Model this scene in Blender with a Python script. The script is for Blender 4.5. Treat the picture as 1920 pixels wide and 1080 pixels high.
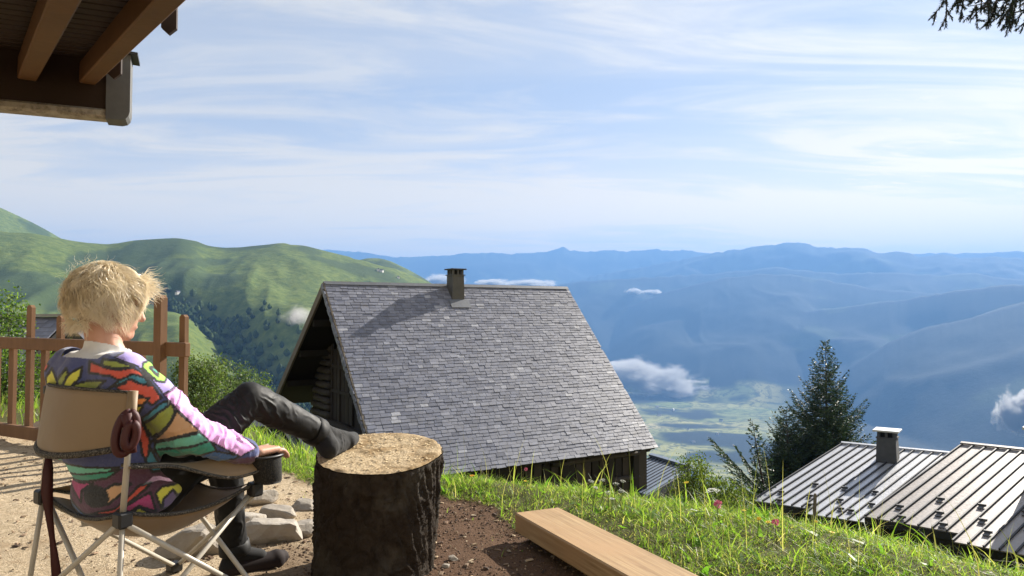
import bpy, bmesh, math, random
import numpy as np
from mathutils import Vector, Matrix, Quaternion, noise as mnoise
random.seed(7); np.random.seed(7)
R = math.radians
sc = bpy.context.scene
for o in list(bpy.data.objects): bpy.data.objects.remove(o)

# ---------------------------------------------------------------- camera
FPX = 1387.0                        # focal length in pixels of a 1920 wide frame
CAMZ = 1.03
PITCH = math.atan(45.0/FPX)         # looking a little upwards
cam = bpy.data.cameras.new("camera"); cam.sensor_width = 36.0; cam.lens = 36.0*FPX/1920.0
cam.clip_start = 0.05; cam.clip_end = 80000
camo = bpy.data.objects.new("camera", cam); sc.collection.objects.link(camo)
camo.location = (0, 0, CAMZ); camo.rotation_euler = (R(90)+PITCH, 0, 0)
sc.camera = camo
# ---------------------------------------------------------------- sun and sky
SUN_AZ, SUN_EL = R(44), R(28.5)       # azimuth measured from +Y towards +X
sun = bpy.data.lights.new("sun", 'SUN'); sun.energy = 5.0; sun.angle = R(0.55); sun.color = (1.0, 0.93, 0.82)
suno = bpy.data.objects.new("sun", sun); sc.collection.objects.link(suno)
S = Vector((math.cos(SUN_EL)*math.sin(SUN_AZ), math.cos(SUN_EL)*math.cos(SUN_AZ), math.sin(SUN_EL)))
suno.rotation_euler = S.to_track_quat('Z', 'Y').to_euler(); suno.location = (20, 20, 30)

world = bpy.data.worlds.new("World"); sc.world = world; world.use_nodes = True
wt = world.node_tree; wt.nodes.clear()
def wn(t, **k):
    n = wt.nodes.new(t)
    for a, b in k.items(): setattr(n, a, b)
    return n
wl = wt.links.new
w_out = wn('ShaderNodeOutputWorld'); w_bg = wn('ShaderNodeBackground'); w_bg.inputs[1].default_value = 0.05
w_sky = wn('ShaderNodeTexSky'); w_sky.sky_type = 'NISHITA'; w_sky.sun_disc = False
w_sky.sun_elevation = SUN_EL; w_sky.sun_rotation = SUN_AZ; w_sky.altitude = 1500
w_sky.air_density = 1.0; w_sky.dust_density = 0.25; w_sky.ozone_density = 3.0
w_tc = wn('ShaderNodeTexCoord'); w_sep = wn('ShaderNodeSeparateXYZ'); wl(w_tc.outputs['Generated'], w_sep.inputs[0])
def wmath(op, a, b=None, c=None, clamp=False):
    n = wn('ShaderNodeMath', operation=op); n.use_clamp = clamp
    for i, v in enumerate((a, b, c)):
        if v is None: continue
        if hasattr(v, 'is_output'): wl(v, n.inputs[i])
        else: n.inputs[i].default_value = v
    return n.outputs[0]
def wramp(v, a, b, lo=0.0, hi=1.0):
    n = wn('ShaderNodeMapRange'); n.interpolation_type = 'SMOOTHSTEP'
    wl(v, n.inputs[0]); n.inputs[1].default_value = a; n.inputs[2].default_value = b
    n.inputs[3].default_value = lo; n.inputs[4].default_value = hi
    return n.outputs[0]
# a flat cloud deck high above: direction divided by its height (offset keeps the horizon finite)
zz = wmath('MAXIMUM', w_sep.outputs[2], 0.0)
den = wmath('ADD', zz, 0.10)
u = wmath('DIVIDE', w_sep.outputs[0], den); v = wmath('DIVIDE', w_sep.outputs[1], den)
w_uv = wn('ShaderNodeCombineXYZ'); wl(u, w_uv.inputs[0]); wl(v, w_uv.inputs[1])
def cnoise(scale, rot, sx, sy, detail, rough, dist, off=0.0):
    m = wn('ShaderNodeMapping'); wl(w_uv.outputs[0], m.inputs[0])
    m.inputs['Rotation'].default_value = (0, 0, rot); m.inputs['Scale'].default_value = (sx, sy, 1); m.inputs['Location'].default_value = (off, off*0.7, 0)
    n = wn('ShaderNodeTexNoise'); wl(m.outputs[0], n.inputs[0])
    n.inputs['Scale'].default_value = scale; n.inputs['Detail'].default_value = detail
    n.inputs['Roughness'].default_value = rough; n.inputs['Distortion'].default_value = dist
    return n.outputs[0]
n1 = cnoise(0.55, R(-14), 0.55, 1.6, 7, 0.58, 0.5, 3.1)       # broad veils
n2 = cnoise(1.3, R(-24), 0.55, 1.9, 8, 0.60, 1.4, 7.7)        # drawn-out streaks
n3 = cnoise(7.0, R(30), 1.0, 2.6, 6, 0.7, 0.4, 1.3)           # small flecks
veil = wramp(n1, 0.36, 0.60)
streak = wramp(n2, 0.38, 0.72)
fleckmask = wramp(cnoise(1.1, R(10), 1, 1, 3, 0.5, 0, 12.0), 0.56, 0.70)
fleck = wmath('MULTIPLY', wramp(n3, 0.5, 0.72), fleckmask)
low = wramp(zz, 0.08, 0.50, 1.0, 0.48)                        # the veil is seen edge-on towards the horizon
m1 = wmath('MULTIPLY', veil, low)
m1 = wmath('MULTIPLY_ADD', low, 0.66, wmath('MULTIPLY', m1, 0.34))
m2 = wmath('MULTIPLY', streak, 0.52)
mask = wmath('ADD', wmath('ADD', m1, m2), wmath('MULTIPLY', fleck, 0.55), None, True)
mask = wmath('MULTIPLY', mask, 0.95)
cr = wn('ShaderNodeMix', data_type='RGBA'); wl(wramp(zz, 0.04, 0.30), cr.inputs[0])
cr.inputs[6].default_value = (15.0, 11.6, 6.0, 1); cr.inputs[7].default_value = (7.1, 6.6, 5.8, 1)
# thin cloud scatters forward: it brightens towards the sun
w_dot = wn('ShaderNodeVectorMath', operation='DOT_PRODUCT'); wl(w_tc.outputs['Generated'], w_dot.inputs[0]); w_dot.inputs[1].default_value = tuple(S)
glow = wmath('MULTIPLY_ADD', wmath('POWER', wmath('MAXIMUM', w_dot.outputs['Value'], 0.0), 5.0), 0.55, 0.92)
crs = wn('ShaderNodeVectorMath', operation='SCALE'); wl(cr.outputs[2], crs.inputs[0]); wl(glow, crs.inputs['Scale'])
mx = wn('ShaderNodeMix', data_type='RGBA'); wl(mask, mx.inputs[0]); wl(w_sky.outputs[0], mx.inputs[6]); wl(crs.outputs[0], mx.inputs[7])
wl(mx.outputs[2], w_bg.inputs[0]); wl(w_bg.outputs[0], w_out.inputs[0])

# ---------------------------------------------------------------- exposure and render settings
sc.view_settings.view_transform = 'Standard'; sc.view_settings.look = 'None'
sc.view_settings.exposure = 1.4; sc.view_settings.gamma = 1.0
sc.render.engine = 'CYCLES'; cy = sc.cycles
cy.max_bounces = 8; cy.diffuse_bounces = 3; cy.glossy_bounces = 3; cy.transmission_bounces = 4; cy.transparent_max_bounces = 12; cy.volume_bounces = 0
cy.use_denoising = True
try: cy.denoiser = 'OPENIMAGEDENOISE'
except Exception: pass
cy.sample_clamp_indirect = 4.0
cy.volume_step_rate = 2.0; cy.volume_max_steps = 128

# ---------------------------------------------------------------- helpers
def P(px, py, Y):
    """world point seen at photo pixel px,py at world distance Y ahead of the camera"""
    a = (px-960.0)/FPX; b = (540.0-py)/FPX
    dy = math.cos(PITCH)-b*math.sin(PITCH); dz = math.sin(PITCH)+b*math.cos(PITCH)
    k = Y/dy
    return Vector((a*k, Y, CAMZ+dz*k))
def PZ(px, py, z):
    a = (px-960.0)/FPX; b = (540.0-py)/FPX
    dy = math.cos(PITCH)-b*math.sin(PITCH); dz = math.sin(PITCH)+b*math.cos(PITCH)
    k = (z-CAMZ)/dz
    return Vector((a*k, dy*k, z))
def link(o, parent=None):
    sc.collection.objects.link(o)
    if parent is not None: o.parent = parent
    return o
def mesh_obj(name, verts, faces, mat=None, parent=None, smooth=False, edges=()):
    me = bpy.data.meshes.new(name)
    me.from_pydata([tuple(v) for v in verts], list(edges), [tuple(f) for f in faces]); me.update()
    if smooth: me.polygons.foreach_set('use_smooth', [True]*len(me.polygons))
    if mat: me.materials.append(mat)
    return link(bpy.data.objects.new(name, me), parent)
def np_mesh(name, V, F, mat=None, parent=None, smooth=False, col=None):
    """fast mesh from numpy arrays, F (n,3) or (n,4); col per vertex rgb -> attribute Col"""
    me = bpy.data.meshes.new(name); V = np.asarray(V, np.float32); F = np.asarray(F, np.int32)
    n, k = F.shape
    me.vertices.add(len(V)); me.vertices.foreach_set('co', V.ravel())
    me.loops.add(n*k); me.loops.foreach_set('vertex_index', F.ravel())
    me.polygons.add(n); me.polygons.foreach_set('loop_start', np.arange(0, n*k, k, dtype=np.int32))
    try: me.polygons.foreach_set('loop_total', np.full(n, k, dtype=np.int32))
    except Exception: pass
    me.polygons.foreach_set('use_smooth', np.full(n, smooth, dtype=bool))
    me.update(calc_edges=True); me.validate()
    if col is not None:
        at = me.color_attributes.new('Col', 'FLOAT_COLOR', 'POINT')
        c = np.ones((len(V), 4), np.float32); c[:, :3] = col; at.data.foreach_set('color', c.ravel())
    if mat: me.materials.append(mat)
    return link(bpy.data.objects.new(name, me), parent)
def bm_obj(name, bm, mat=None, parent=None, smooth=False):
    me = bpy.data.meshes.new(name); bm.normal_update(); bm.to_mesh(me); bm.free()
    if smooth: me.polygons.foreach_set('use_smooth', [True]*len(me.polygons))
    if mat: me.materials.append(mat)
    return link(bpy.data.objects.new(name, me), parent)
def tag(o, label=None, cat=None, group=None, kind=None):
    if label: o['label'] = label
    if cat: o['category'] = cat
    if group: o['group'] = group
    if kind: o['kind'] = kind
    return o
def empty(name, loc=(0, 0, 0), rz=0.0):
    o = bpy.data.objects.new(name, None); o.empty_display_size = 0.2
    o.location = loc; o.rotation_euler = (0, 0, rz); return link(o)
def keepworld(o, parent):
    """parent already world-placed geometry to an empty that only has a location"""
    o.parent = parent; o.matrix_parent_inverse = Matrix.Translation(parent.location).inverted(); return o
def add_box(bm, c, ax, ay, az, hx, hy, hz, bev=0.0):
    """box centred at c with unit axes ax, ay, az and half sizes"""
    c = Vector(c); vs = []
    for sx in (-1, 1):
        for sy in (-1, 1):
            for sz in (-1, 1): vs.append(bm.verts.new(c+ax*(sx*hx)+ay*(sy*hy)+az*(sz*hz)))
    fs = []
    for f in ((0, 1, 3, 2), (4, 6, 7, 5), (0, 4, 5, 1), (2, 3, 7, 6), (0, 2, 6, 4), (1, 5, 7, 3)):
        fs.append(bm.faces.new([vs[i] for i in f]))
    if bev > 0:
        es = list({e for f in fs for e in f.edges})
        bmesh.ops.bevel(bm, geom=es, offset=bev, segments=1, affect='EDGES', profile=0.5)
    return vs
def box_between(bm, a, b, w, h, up=Vector((0, 0, 1)), bev=0.0):
    """beam from a to b, w across, h along up"""
    a = Vector(a); b = Vector(b); d = (b-a); L = d.length; d.normalize()
    s = d.cross(up).normalized(); t = s.cross(d).normalized()
    return add_box(bm, (a+b)/2, d, s, t, L/2, w/2, h/2, bev)
def add_tube(bm, pts, rad, n=8, caps=True):
    """round tube along a polyline; rad number or list"""
    pts = [Vector(p) for p in pts]; rings = []
    rad = rad if hasattr(rad, '__len__') else [rad]*len(pts)
    ref = None
    for i, p in enumerate(pts):
        t = (pts[min(i+1, len(pts)-1)]-pts[max(i-1, 0)]).normalized()
        if ref is None: ref = t.orthogonal().normalized()
        ref = (ref-t*ref.dot(t))
        if ref.length < 1e-5: ref = t.orthogonal()
        ref.normalize(); bi = t.cross(ref)
        rings.append([bm.verts.new(p+(ref*math.cos(2*math.pi*k/n)+bi*math.sin(2*math.pi*k/n))*rad[i]) for k in range(n)])
    for a, b in zip(rings, rings[1:]):
        for k in range(n): bm.faces.new((a[k], a[(k+1) % n], b[(k+1) % n], b[k]))
    if caps:
        try: bm.faces.new(list(reversed(rings[0]))); bm.faces.new(rings[-1])
        except ValueError: pass
    return rings
# value noise, vectorised
_perm = np.random.RandomState(3).rand(512, 512).astype(np.float32)
def vnoise(x, y):
    xi = np.floor(x).astype(int); yi = np.floor(y).astype(int); fx = x-xi; fy = y-yi
    fx = fx*fx*fx*(fx*(fx*6-15)+10); fy = fy*fy*fy*(fy*(fy*6-15)+10)
    a = _perm[xi % 512, yi % 512]; b = _perm[(xi+1) % 512, yi % 512]; c = _perm[xi % 512, (yi+1) % 512]; d = _perm[(xi+1) % 512, (yi+1) % 512]
    return (a*(1-fx)+b*fx)*(1-fy)+(c*(1-fx)+d*fx)*fy
def fbm(x, y, oct=5, gain=0.5, lac=2.03):
    x = np.asarray(x, float); y = np.asarray(y, float); s = 0.0; a = 1.0; n = 0.0
    for i in range(oct):
        s = s+a*(vnoise(x+17.3*i, y-9.1*i)*2-1); n += a; a *= gain; x = x*lac; y = y*lac
    return s/n
def ridged(x, y, oct=5, gain=0.5, lac=2.03):
    x = np.asarray(x, float); y = np.asarray(y, float); s = 0.0; a = 1.0; n = 0.0
    for i in range(oct):
        s = s+a*(1-np.abs(vnoise(x+11.3*i, y-5.1*i)*2-1)); n += a; a *= gain; x = x*lac; y = y*lac
    return s/n
def sstep(x, a, b):
    t = np.clip((np.asarray(x, float)-a)/(b-a), 0, 1); return t*t*(3-2*t)

# ---------------------------------------------------------------- material helper
class Mat:
    def __init__(s, name):
        s.m = bpy.data.materials.new(name); s.m.use_nodes = True; s.t = s.m.node_tree
        s.b = s.t.nodes['Principled BSDF']; s.o = s.t.nodes['Material Output']
    def n(s, t, **k):
        n = s.t.nodes.new(t)
        for a, b in k.items(): setattr(n, a, b)
        return n
    def l(s, a, b): s.t.links.new(a, b)
    def val(s, inp, v):
        if hasattr(v, 'is_output'): s.l(v, inp)
        elif isinstance(v, (tuple, list)) and len(v) == 3 and inp.type == 'RGBA': inp.default_value = (*v, 1)
        else: inp.default_value = v
    def set(s, **k):
        for a, v in k.items(): s.val(s.b.inputs[{'col': 'Base Color', 'rough': 'Roughness', 'metal': 'Metallic', 'spec': 'Specular IOR Level', 'normal': 'Normal', 'sheen': 'Sheen Weight', 'coat': 'Coat Weight', 'aniso': 'Anisotropic', 'alpha': 'Alpha'}[a]], v)
        return s
    def coord(s, which='Object', scale=(1, 1, 1), rot=(0, 0, 0), loc=(0, 0, 0)):
        tc = s.n('ShaderNodeTexCoord'); mp = s.n('ShaderNodeMapping'); s.l(tc.outputs[which], mp.inputs[0])
        mp.inputs['Scale'].default_value = scale; mp.inputs['Rotation'].default_value = rot; mp.inputs['Location'].default_value = loc
        return mp.outputs[0]
    def noise(s, vec, scale, detail=5, rough=0.55, dist=0.0, out=0):
        n = s.n('ShaderNodeTexNoise')
        if vec is not None: s.l(vec, n.inputs[0])
        n.inputs['Scale'].default_value = scale; n.inputs['Detail'].default_value = detail
        n.inputs['Roughness'].default_value = rough; n.inputs['Distortion'].default_value = dist
        return n.outputs[out]
    def voro(s, vec, scale, feature='F1', out=0, rand=1.0):
        n = s.n('ShaderNodeTexVoronoi'); n.feature = feature
        if vec is not None: s.l(vec, n.inputs['Vector'])
        n.inputs['Scale'].default_value = scale
        try: n.inputs['Randomness'].default_value = rand
        except Exception: pass
        return n.outputs[out]
    def ramp(s, v, stops):
        n = s.n('ShaderNodeValToRGB'); s.l(v, n.inputs[0]); e = n.color_ramp.elements
        while len(e) < len(stops): e.new(0.5)
        for k, (p, c) in enumerate(stops):
            e[k].position = p; e[k].color = (*c, 1) if len(c) == 3 else c
        return n.outputs[0]
    def range(s, v, a, b, lo=0.0, hi=1.0):
        n = s.n('ShaderNodeMapRange'); s.l(v, n.inputs[0]); n.inputs[1].default_value = a; n.inputs[2].default_value = b; n.inputs[3].default_value = lo; n.inputs[4].default_value = hi
        return n.outputs[0]
    def math(s, op, a, b=0.0, clamp=False):
        n = s.n('ShaderNodeMath', operation=op); n.use_clamp = clamp; s.val(n.inputs[0], a); s.val(n.inputs[1], b); return n.outputs[0]
    def mix(s, f, a, b, blend='MIX'):
        n = s.n('ShaderNodeMix', data_type='RGBA', blend_type=blend); s.val(n.inputs[0], f)
        for i, v in ((6, a), (7, b)): s.val(n.inputs[i], v)
        return n.outputs[2]
    def bump(s, h, strength=0.3, dist=0.02, normal=None):
        n = s.n('ShaderNodeBump'); s.l(h, n.inputs['Height']); n.inputs['Strength'].default_value = strength; n.inputs['Distance'].default_value = dist
        if normal is not None: s.l(normal, n.inputs['Normal'])
        return n.outputs[0]
    def attr(s, name='Col'):
        n = s.n('ShaderNodeAttribute'); n.attribute_name = name; return n.outputs['Color']
    def orand(s): return s.n('ShaderNodeObjectInfo').outputs['Random']
    def island(s): return s.n('ShaderNodeNewGeometry').outputs['Random Per Island']
    def leaf(s, col, trans, rough=0.5, tw=0.45):
        """thin leaf: reflected plus transmitted light"""
        s.set(col=col, rough=rough, spec=0.35)
        tr = s.n('ShaderNodeBsdfTranslucent'); s.val(tr.inputs[0], trans); mx = s.n('ShaderNodeMixShader'); mx.inputs[0].default_value = tw
        s.l(s.b.outputs[0], mx.inputs[1]); s.l(tr.outputs[0], mx.inputs[2]); s.l(mx.outputs[0], s.o.inputs[0]); return s
def plain(name, col, rough=0.6, metal=0.0, spec=0.5):
    return Mat(name).set(col=col, rough=rough, metal=metal, spec=spec).m
# ================================================================ far land
def ctrl(pts, Y):
    """pixel control points -> azimuth and tangent of elevation, at distance Y"""
    az = []; te = []
    for px, py in pts:
        p = P(px, py, Y); az.append(math.atan2(p.x, p.y)); te.append((p.z-CAMZ)/math.hypot(p.x, p.y))
    return np.array(az), np.array(te)
FLOOR = -520.0
G_PTS = [(-900, 395), (-500, 420), (-200, 428), (0, 433), (60, 437), (130, 450), (200, 457), (250, 450), (300, 447), (340, 446), (365, 451), (390, 460), (420, 463), (450, 462), (490, 458), (525, 455), (570, 460), (620, 472), (680, 488), (740, 503), (790, 522), (815, 533), (860, 565), (910, 630), (1000, 760), (1100, 930), (1300, 1200), (1900, 1500)]
G2_PTS = [(-900, 250), (-300, 310), (0, 388), (30, 402), (60, 416), (90, 432), (110, 444), (125, 452), (180, 480), (300, 540), (500, 600), (1900, 1200)]
G3_PTS = [(-900, 560), (560, 520), (640, 495), (690, 483), (715, 484), (735, 490), (770, 507), (805, 527), (840, 560), (950, 680), (1100, 900), (1900, 1500)]
L1_PTS = [(-900, 470), (400, 470), (560, 466), (630, 469), (680, 472), (700, 475), (740, 480), (790, 481), (830, 478), (860, 474), (900, 474), (930, 472), (950, 475), (990, 473), (1020, 472), (1042, 466), (1056, 462), (1070, 469), (1100, 471), (1130, 468), (1180, 470), (1230, 466), (1260, 470), (1290, 467), (1312, 473), (1400, 480), (1900, 470), (3000, 465)]
L2_PTS = [(-900, 560), (900, 560), (1060, 529), (1130, 512), (1210, 498), (1260, 488), (1300, 480), (1340, 473), (1372, 468), (1400, 464), (1430, 459), (1452, 458), (1470, 453), (1490, 454), (1512, 454), (1526, 461), (1560, 464), (1590, 463), (1616, 465), (1650, 473), (1690, 470), (1726, 480), (1770, 476), (1806, 483), (1850, 480), (1870, 478), (1920, 485), (2100, 470), (2400, 480), (3000, 480)]
L3_PTS = [(-900, 700), (800, 600), (960, 548), (1060, 530), (1130, 523), (1250, 517), (1330, 512), (1400, 505), (1455, 500), (1520, 507), (1580, 512), (1650, 509), (1700, 512), (1760, 515), (1830, 511), (1880, 520), (1920, 524), (2200, 510), (3000, 520)]
L4_PTS = [(-900, 900), (1000, 700), (1100, 622), (1147, 592), (1190, 570), (1240, 549), (1300, 533), (1356, 520), (1430, 512), (1500, 515), (1640, 540), (1900, 560), (3000, 560)]
L5_PTS = [(-900, 1000), (1200, 760), (1330, 660), (1400, 612), (1470, 588), (1604, 571), (1680, 562), (1740, 552), (1800, 543), (1870, 534), (1920, 532), (2300, 500), (3000, 500)]
L6_PTS = [(-900, 1400), (1300, 900), (1480, 780), (1560, 712), (1600, 680), (1668, 638), (1732, 612), (1790, 598), (1826, 590), (1870, 578), (1920, 565), (2200, 520), (3000, 490)]
#         points, distance, front slope, back slope, roughness
LAYERS = [(L1_PTS, 11900, .42, .5, 55), (L2_PTS, 9700, .36, .5, 80), (L3_PTS, 7900, .36, .5, 46), (L4_PTS, 6900, .34, .55, 38), (L5_PTS, 5900, .34, .55, 38), (L6_PTS, 4900, .28, .6, 30)]
NEAR_L = [(G_PTS, 1350, None, .35, 0), (G2_PTS, 2300, .45, .5, 14), (G3_PTS, 1750, .30, .5, 5)]
def interp(pts, Y, az, wob=0.0):
    a, t = ctrl(pts, Y)
    # smooth the polyline a little
    s = np.interp(az, a, t)
    d = R(0.22); s = (2*s+np.interp(az-d, a, t)+np.interp(az+d, a, t))/4
    return s+wob*(ridged(az*90+Y, az*0+Y*.01, 5)-.66)*1.6
GAZ0 = R(-8)
def near_slope(x, y):
    """own hillside, falling away from the terrace towards the valley (z of ground, camera ground = 0)"""
    az = np.arctan2(x, y); r = np.hypot(x, y)
    s = 0.105+0.36*sstep(az, R(-19), R(-7))
    b = 0.30+0.10*sstep(az, R(-19), R(-7))
    z = -s*r-3*np.clip(r/40, 0, 1)
    return z+fbm(x/60, y/60, 4)*np.clip(r*.02, 0, 7)
def land(x, y):
    r = np.hypot(x, y); az = np.arctan2(x, y)
    zf = FLOOR+fbm(x/900, y/900, 4)*22
    z = np.maximum(near_slope(x, y), zf)
    # green mountain on the left: concave grass slope with gullies and one wooded ravine
    te = interp(G_PTS, 1350, az); D = 1350+70*fbm(az*9, az*0+4, 2)
    crest = CAMZ+te*D
    t = np.clip((D-r)/700.0, 0, 1.6)
    front = crest-(np.where(t < 1, t*150+40*t*t, 190+(t-1)*230))-18*np.clip(te*0+1, 0, 1)*sstep(t, 0.02, .5)*0
    gl = ridged(x/230+y/900, y/520, 4)-.62
    front = front+gl*46*sstep(t, .05, .5)+fbm(x/90, y/90, 4)*6*sstep(t, .02, .3)
    # wooded ravine running down to the right
    gz = np.where(r < D, front, crest-(r-D)*.3)
    gz = gz-26*np.exp(-(ravine_dist(x, y)/34.0)**2)
    k = 14.0
    z = np.where(np.abs(z-gz) < k, np.maximum(z, gz)+(k-np.abs(z-gz))**2/(4*k), np.maximum(z, gz))
    for pts, D, fs, bs, rg in NEAR_L[1:]:
        te = interp(pts, D, az); crest = CAMZ+te*D
        q = np.where(r < D, crest-(D-r)*fs, crest-(r-D)*bs)+rg*fbm(x/160, y/160, 5)*sstep(np.abs(D-r), 0, 250)
        z = np.maximum(z, q)
    for pts, D, fs, bs, rg in LAYERS:
        te = interp(pts, D, az, 0.0016 if D > 8000 else .0008); ts = (interp(pts, D, az-R(.6))+interp(pts, D, az+R(.6)))/2; Dk = D+D*.04*fbm(az*6, az*0+D*.01, 3)
        dd = np.abs(Dk-r); fr = sstep(dd, 20, 700); crest = CAMZ+(te*(1-fr)+ts*fr)*Dk
        sp = ridged(x/1500+D*.13+.4*fbm(x/900, y/900, 2), y/2600+D*.07, 4)-.62
        q = np.where(r < Dk, crest-dd*fs, crest-dd*bs)+fr*(sp*4.2*rg+rg*1.0*fbm(x/500, y/500, 5))
        z = np.maximum(z, q)
    return z
# ravine polyline in plan
RAV = [(0.0, 1e7), (1.0, 1e7)]
RAYR = np.concatenate([np.arange(60, 2600, 2.0), np.geomspace(2600, 11000, 700)])
def hit(px, py):
    """where a sight line meets the land"""
    q = P(px, py, 1.0); o = Vector((0, 0, CAMZ)); d = q-o; x = d.x*RAYR; y = d.y*RAYR; z = CAMZ+d.z*RAYR; k = np.argmax(z < land(x, y)); return Vector((x[k], y[k], z[k]))
def ravine_dist(x, y):
    d = np.full(np.shape(x), 1e9)
    for (ax, ay), (bx, by) in zip(RAV, RAV[1:]):
        vx, vy = bx-ax, by-ay; t = np.clip(((x-ax)*vx+(y-ay)*vy)/(vx*vx+vy*vy), 0, 1)
        d = np.minimum(d, np.hypot(x-ax-t*vx, y-ay-t*vy))
    return d
RAV = [tuple(hit(a, b))[:2] for a, b in ((318, 538), (352, 552), (392, 572), (425, 595), (455, 628), (490, 660), (525, 690), (560, 725), (620, 780))]
az_all = np.concatenate([np.linspace(R(-78), R(-40), 90, endpoint=False), np.linspace(R(-40), R(38), 640, endpoint=False), np.linspace(R(38), R(78), 90)])
r_all = np.concatenate([np.geomspace(44, 300, 50, endpoint=False), np.geomspace(300, 1500, 130, endpoint=False), np.geomspace(1500, 5200, 90, endpoint=False), np.geomspace(5200, 14200, 140), [16000]])
AZ, RR = np.meshgrid(az_all, r_all)
X = RR*np.sin(AZ); Y = RR*np.cos(AZ); Z = land(X, Y)
nr, nc = X.shape
V = np.stack([X, Y, Z], -1).reshape(-1, 3)
idx = np.arange(nr*nc).reshape(nr, nc)
F = np.stack([idx[:-1, :-1], idx[:-1, 1:], idx[1:, 1:], idx[1:, :-1]], -1).reshape(-1, 4)
# ground cover: R = woodland, G = open field in the valley, B = scrub (heather, juniper) on the mountain
rv = ravine_dist(X, Y)
steep = np.hypot(np.gradient(Z, axis=0)/np.maximum(np.gradient(RR, axis=0), 1e-3), 0)
isg = (RR < 2600) & (AZ < R(-5))
wood = np.clip(np.exp(-(rv/16)**2)*.8+sstep(fbm(X/50, Y/50, 4), .25, .45)*np.exp(-(rv/120)**2)*.7, 0, 1)
farwood = np.where(Z > FLOOR+60, 1-.35*sstep(fbm(X/500+9, Y/500, 5), .30, .45), 0)
onfloor = (RR > 2000) & (Z < FLOOR+90)
fld = sstep(fbm(X/420+3, Y/300, 5), -.30, -.05)*onfloor*(1-sstep(X/Y+.05*fbm(X/600, Y/600, 3), .33, .42))
wood = np.where(isg, wood, np.where(onfloor, 1-fld, farwood)); wood = np.where((RR < 2000) & ~isg, .5, wood)
scrub = np.where(isg, sstep(fbm(X/95+40, Y/120+7, 5), .05, .22), 0)
col = np.stack([wood, fld, scrub], -1).reshape(-1, 3)
M = Mat("land_cover")
vc = M.coord('Object')
sp = M.n('ShaderNodeSeparateColor'); M.l(M.attr(), sp.inputs[0])
g1 = M.noise(vc, .012, 6, .6); g2 = M.noise(vc, .09, 5, .65)
grass = M.mix(g1, (.115, .155, .034), (.165, .195, .052))
grass = M.mix(M.range(g2, .35, .65), grass, (.072, .108, .027))
grass = M.mix(M.math('MULTIPLY', sp.outputs[2], .85), grass, (.050, .075, .028))
vf0 = M.coord('Object', (1, 1, .02)); vfa = M.n('ShaderNodeVectorMath', operation='MULTIPLY_ADD'); M.l(M.noise(vf0, .0035, 4, .6, 0, 1), vfa.inputs[0]); vfa.inputs[1].default_value = (420, 420, 0); M.l(vf0, vfa.inputs[2]); vf = vfa.outputs[0]
fieldc = M.ramp(M.voro(vf, .0042, 'F1', 1), [(0, (.26, .29, .08)), (.35, (.42, .39, .15)), (.65, (.20, .25, .07)), (1, (.52, .45, .22))])
hedge = M.range(M.voro(vf, .0042, 'DISTANCE_TO_EDGE'), .02, .06)
speck = M.range(M.noise(vf, .02, 4, .7), .50, .60)
fieldc = M.mix(M.math('MULTIPLY', M.math('SUBTRACT', 1.0, hedge), .45), fieldc, (.025, .045, .02))
fieldc = M.mix(M.math('MULTIPLY', speck, .75), fieldc, (.03, .05, .025))
woodc = M.mix(M.noise(vc, .03, 5, .7), (.012, .020, .016), (.034, .043, .034))
c = M.mix(sp.outputs[1], grass, fieldc); c = M.mix(sp.outputs[0], c, woodc)
M.set(col=c, rough=.95, spec=.1, normal=M.bump(M.noise(vc, .04, 7, .7), .5, 6.0))
land_o = np_mesh("valley_and_mountains", V, F, M.m, None, True, col); tag(land_o, kind='structure')

# ---------------------------------------------------------------- haze: one closed box of even pale air
HB = (-17500, 17500, -200, 17000, FLOOR-80, float(Z.max())+30)
bm = bmesh.new()
add_box(bm, ((HB[0]+HB[1])/2, (HB[2]+HB[3])/2, (HB[4]+HB[5])/2), Vector((1, 0, 0)), Vector((0, 1, 0)), Vector((0, 0, 1)), (HB[1]-HB[0])/2, (HB[3]-HB[2])/2, (HB[5]-HB[4])/2)
hz = bm_obj("haze", bm); tag(hz, kind='stuff', label='pale blue haze filling the valley air', cat='haze')
M = Mat("haze_air"); M.t.nodes.remove(M.b)
pv = M.n('ShaderNodeVolumePrincipled'); pv.inputs['Color'].default_value = (.19, .41, .86, 1); pv.inputs['Density'].default_value = 1.40e-4; pv.inputs['Anisotropy'].default_value = .15
M.l(pv.outputs[0], M.o.inputs['Volume']); hz.data.materials.append(M.m)
# ================================================================ near ground: terrace, bank and own hillside
EDGE = [(-30, 13), (-9, 9.0), (-5.2, 7.4), (-3.4, 6.4), (-2.2, 5.2)]+[tuple(PZ(a, b, 0))[:2] for a, b in ((520, 905), (840, 925), (1100, 950), (1400, 1008), (1900, 1120))]+[(4, 1.6), (8, -.5), (30, -9)]
def edge_d(x, y):
    """signed distance past the terrace edge (positive = downhill side)"""
    x = np.asarray(x, float); y = np.asarray(y, float); d = np.full(x.shape, 1e9)
    for (ax, ay), (bx, by) in zip(EDGE, EDGE[1:]):
        vx, vy = bx-ax, by-ay; t = np.clip(((x-ax)*vx+(y-ay)*vy)/(vx*vx+vy*vy), 0, 1)
        d = np.minimum(d, np.hypot(x-ax-t*vx, y-ay-t*vy))
    e = np.interp(x, [p[0] for p in EDGE], [p[1] for p in EDGE])
    return np.where(y > e, d, -d)
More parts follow.
